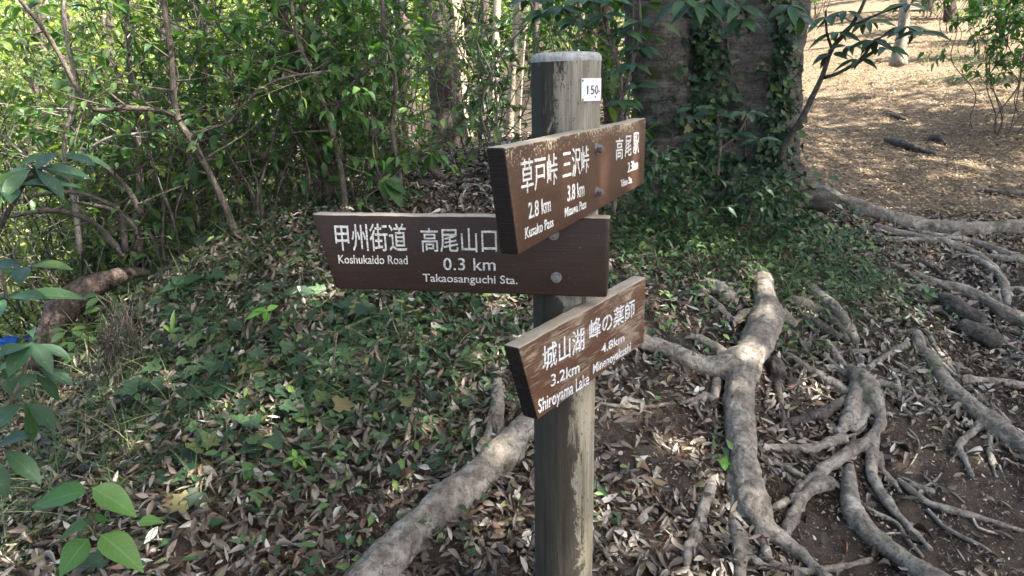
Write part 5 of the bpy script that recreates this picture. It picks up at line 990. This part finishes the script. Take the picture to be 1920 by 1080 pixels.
# --- shrub prototypes and copies
def proto(seed, label, cat, group, mats, tpl, **k): return make_shrub('shrub', label, cat, group, mats, tpl, seed=seed, **k)
LAND = [(60, 'near the left edge of the wood'), (240, 'behind the upright thin sapling'), (390, 'behind the leaning sapling'), (600, 'behind the clump of dark stems'), (740, 'just left of the cedar'), (930, 'just right of the cedar'), (1080, 'behind the post top'), (1180, 'left of the big tree'), (1520, 'right of the big tree'), (1690, 'above the stump by the trail'), (1880, 'at the right edge of the trail')]
ORD = ['first', 'second', 'third', 'fourth', 'fifth', 'sixth', 'seventh', 'eighth', 'ninth', 'tenth']
plist = [
 (dict(short='leafy undergrowth shrub', seed=1, label='leafy undergrowth shrub with thin stems behind the bank', cat='shrub', group='undergrowth shrubs behind the bank', mats=(M['stem'], M['shrub']), tpl=LT['ovate'], stems=7, height=1.9, spread=.7, r0=.008, twigs=16, leaves_per=6, leaf_len=(.035, .115), twig_len=.42),
  [(480, 4.2), (670, 4.4), (300, 4.2), (735, 4.2), (560, 5.6), (730, 5.0), (330, 5.0), (1085, 6.0), (640, 7.0), (900, 6.4), (1060, 7.6), (1180, 6.6), (590, 10)]),
 (dict(short='pale small leaved shrub', seed=2, label='pale green small leaved shrub on the slope at the left', cat='shrub', group='pale shrubs on the left slope', mats=(M['stem_dark'], M['young']), tpl=LT['ovate'], stems=8, height=2.3, spread=1.0, r0=.009, twigs=18, leaves_per=6, leaf_len=(.035, .10), twig_len=.45),
  [(130, 5.2), (260, 6.2), (20, 6.4), (180, 7.6), (340, 7.6), (80, 8.6), (240, 9.0), (-30, 9.0), (350, 5.8), (190, 5.0), (400, 9.2), (140, 10.4), (300, 10.6), (20, 11.5), (-60, 5.4), (450, 7.0), (60, 4.6), (160, 6.0), (300, 5.4)]),
 (dict(short='broad leaved mid green shrub', seed=9, label='x', cat='shrub', group='broad leaved shrubs in the understorey', mats=(M['stem'], M['shrub']), tpl=LT['obo'], stems=4, height=1.8, spread=.8, r0=.010, twigs=12, leaves_per=5, leaf_len=(.08, .14), twig_len=.45),
  [(60, 5.6), (540, 4.3), (440, 5.2), (330, 4.9), (700, 6.0), (1120, 4.9)]),
 (dict(short='dark evergreen shrub', seed=3, label='evergreen shrub with darker glossy leaves in the wood behind', cat='shrub', group='dark evergreen shrubs in the wood', mats=(M['stem_dark'], M['evergreen']), tpl=LT['obo'], stems=5, height=1.7, spread=.6, r0=.008, twigs=12, leaves_per=7, leaf_len=(.09, .15), twig_len=.4),
  [(640, 6.2), (370, 5.8), (1190, 8.2), (500, 9.6), (200, 5.4), (910, 10.2), (-20, 7.4), (740, 11.)]),
 (dict(short='bright yellow green bush', seed=4, label='bright yellow green bush beside the far trail', cat='shrub', group='bright bushes by the far trail', mats=(M['stem'], M['bright']), tpl=LT['ovate'], stems=8, height=1.7, spread=.7, r0=.009, twigs=15, leaves_per=6, leaf_len=(.06, .11), twig_len=.4, leaf_from=.4),
  [(1850, 7.4), (1905, 8.2), (1960, 7.4), (1790, 11.5), (1850, 12.5), (1740, 14), (1910, 11), (1690, 15.5), (1640, 18), (1580, 20), (1500, 17), (1450, 15), (1530, 24), (1620, 24), (1700, 21), (1800, 17), (1990, 9.5), (1800, 21), (1900, 19)]),
 (dict(short='low dark leaved bush at the foot of the big tree,', seed=31, label='x', cat='shrub', group='low bushes at the foot of the big tree', mats=(M['stem'], M['evergreen']), tpl=LT['ovate'], stems=6, height=.55, spread=.35, r0=.004, twigs=8, leaves_per=6, leaf_len=(.035, .075), twig_len=.2),
  [(1225, 4.0), (1290, 3.9), (1380, 4.05), (1440, 4.0), (1490, 4.2)]),
 (dict(short='bare twiggy grey stemmed bush', seed=21, label='x', cat='shrub', group='bare twiggy bushes in the understorey', mats=(M['twig_grey'], M['young']), tpl=LT['ovate'], stems=6, height=2.3, spread=1.1, r0=.009, twigs=20, leaves_per=3, leaf_len=(.05, .08), twig_len=.7, leaf_from=.1),
  [(60, 4.4), (180, 4.6), (290, 4.4), (400, 4.5), (520, 4.9), (760, 5.6), (900, 5.2), (240, 5.6), (580, 6.5), (120, 6.5)]),
]
for spec, spots_ in plist:
    short = spec.pop('short'); base = proto(**spec); spec['short'] = short; cnt = {}; spots_ = sorted(spots_, key=lambda q: q[1])
    for i_, (px, Y_) in enumerate(spots_):
        o = base if i_ == 0 else copy_tree(base)
        near_ = min(LAND, key=lambda l: abs(l[0]-px))[1]; cnt[near_] = cnt.get(near_, 0) + 1
        o['label'] = spec['short'] + ' ' + near_ + ', ' + ORD[cnt[near_]-1] + ' from the front'
        if spec['short'].endswith(','): o['label'] = spec['short'] + ' ' + ORD[sorted(q[0] for q in spots_).index(px)] + ' counted from the left'
        place_px(o, px, Y_, random.uniform(.8, 1.15)*(1 + max(0, Y_-9)*.05), random.uniform(0, 6.28))
# --- taller young-leaved trees in the valley on the left and the far woods
def far_tree(x, y, h, rad, n, mat, label, group, L=(.1, .16), low=.15, tr=.09, tmat='cedar'):
    z0 = float(H(x, y)); r = empty('tree', (x, y, z0), label, 'tree', group); P = stem_path((0, 0, -.3), (rng.uniform(-.5, .5), rng.uniform(-.5, .5), h), .12, .2); g = Geo(); g.tube(P, np.linspace(tr, tr*.35, len(P)), 10); g.build('trunk', M[tmat], r)
    c = np.array([x, y, z0 + h*(low + (1-low)/2)]); limbs(r, (x, y, z0+h*.35), c, (rad, rad, h*(1-low)/2), 8, tr*.5, tmat); crown_mesh(r, c, (rad, rad, h*(1-low)/2), n, mat, L); return r
for i_, (px, Y_, h, rad, n, mt) in enumerate(sorted([(-40, 12, 6, 2.2, 5200, 'young'), (110, 13.5, 6, 2.4, 5600, 'young'), (260, 12.5, 5.5, 2.0, 4400, 'young'), (-150, 15, 8, 3, 5000, 'young'), (60, 18, 8, 3.2, 5200, 'young'), (230, 18, 8, 3., 4600, 'young'), (400, 16, 6.5, 2.4, 4400, 'young'), (520, 19, 7, 2.6, 4000, 'young'), (640, 16, 6, 2.2, 3600, 'shrub'), (760, 20, 7, 2.6, 3600, 'young'), (880, 17, 6, 2.3, 3200, 'shrub'), (1000, 21, 7, 2.6, 3600, 'young'), (1120, 18, 6, 2.4, 3200, 'shrub'), (330, 24, 9, 3.4, 4200, 'young'), (100, 26, 10, 4, 4600, 'young'), (-100, 24, 10, 3.6, 4000, 'young')], key=lambda q: q[1])):
    x = at(px, 200, Y_)[0]; base_ = far_tree(x, Y_, h, rad, n, mt, uniq('sunlit yellow green tree' if mt == 'young' else 'green leaved tree', px, Y_), 'sunlit trees in the background' if mt == 'young' else 'green trees in the background', low=.05, L=(.09, .15))
# far woods as one mass round the place
def woods(name, ring, n, mat, L=(.35, .7)):
    a = rng.uniform(ring[0], ring[1], n); rr = rng.uniform(ring[2], ring[3], n); x = rr*np.sin(a); y = rr*np.cos(a); z = H(x, y) + ring[4]*rng.random(n)**.8*(1 + .3*np.sin(a*9)); P = np.stack([x, y, z], -1)
    V, F, A = scatter(LT['small'], P, rdir(n), nrm(np.array([0, 0, 1.]) + rdir(n)), rng.uniform(*L, n)); return tag(mesh_obj(name, V, [F], mat, attrs={'lv': A}), kind='stuff')
woods('far_woods', (-1.3, 1.3, 27, 44, 11), 46000, M['shrub'])
woods('far_sunlit_woods', (-1.2, .2, 24, 36, 8), 22000, M['young'], (.25, .5))
# --- trees that stand unseen round the photographer and shade the place
def shade_tree(x, y, h, c, rad, n, label, tr=.2, mat='shrub', L=(.13, .22), clumps=90):
    z0 = float(H(x, y)); r = empty('tree', (x, y, z0), label, 'tree', 'tall trees standing round the sign post clearing'); P = stem_path((0, 0, -.3), np.array(c)-[x, y, z0], .15, .3); g = Geo(); g.tube(P, np.linspace(tr, tr*.4, len(P)), 14); g.build('trunk', M['cedar'], r)
    limbs(r, np.array([x, y, z0]) + P[int(len(P)*.7)], c, rad, 14, tr*.4, 'cedar'); crown_mesh(r, c, rad, n, mat, L, clumps); return r
limbs(bigtree, at(1440, -700, 5.1), (3.8, 4.0, 8.9), (2.8, 2.0, 1.2), 12, .09, 'trunk'); limbs(bigtree, at(1150, -700, 5.4), (1.2, 5.4, 8.6), (1.5, 1.5, 1.2), 6, .08, 'trunk')
crown_mesh(bigtree, (4.4, 3.6, 9.2), (3.3, 2.0, 1.2), 2600, 'shrub', (.18, .3), 70)
shade_tree(8.0, .6, 9, (7.2, .5, 8.6), (3.9, 3.3, 1.6), 12000, 'tall broadleaf tree shading the sign post from the right', L=(.2, .34), clumps=130)
shade_tree(10.5, 4.6, 9, (9.6, 5.2, 8.8), (3., 2.6, 1.6), 3600, 'tall broadleaf tree above the far bend of the trail', L=(.16, .28))
shade_tree(-6.5, -1.0, 9, (-5.5, -.5, 8.), (4., 3.5, 3.), 9000, 'unseen broadleaf tree on the lower left slope, added to block sky light', L=(.2, .34))  # out of view, put in to cut sky light from the left
shade_tree(-2.5, -6.0, 10, (-2., -5., 8.), (4.5, 3.5, 3.), 9000, 'unseen broadleaf tree behind the viewer, added to block sky light', L=(.2, .34))  # out of view, put in to cut sky light from behind
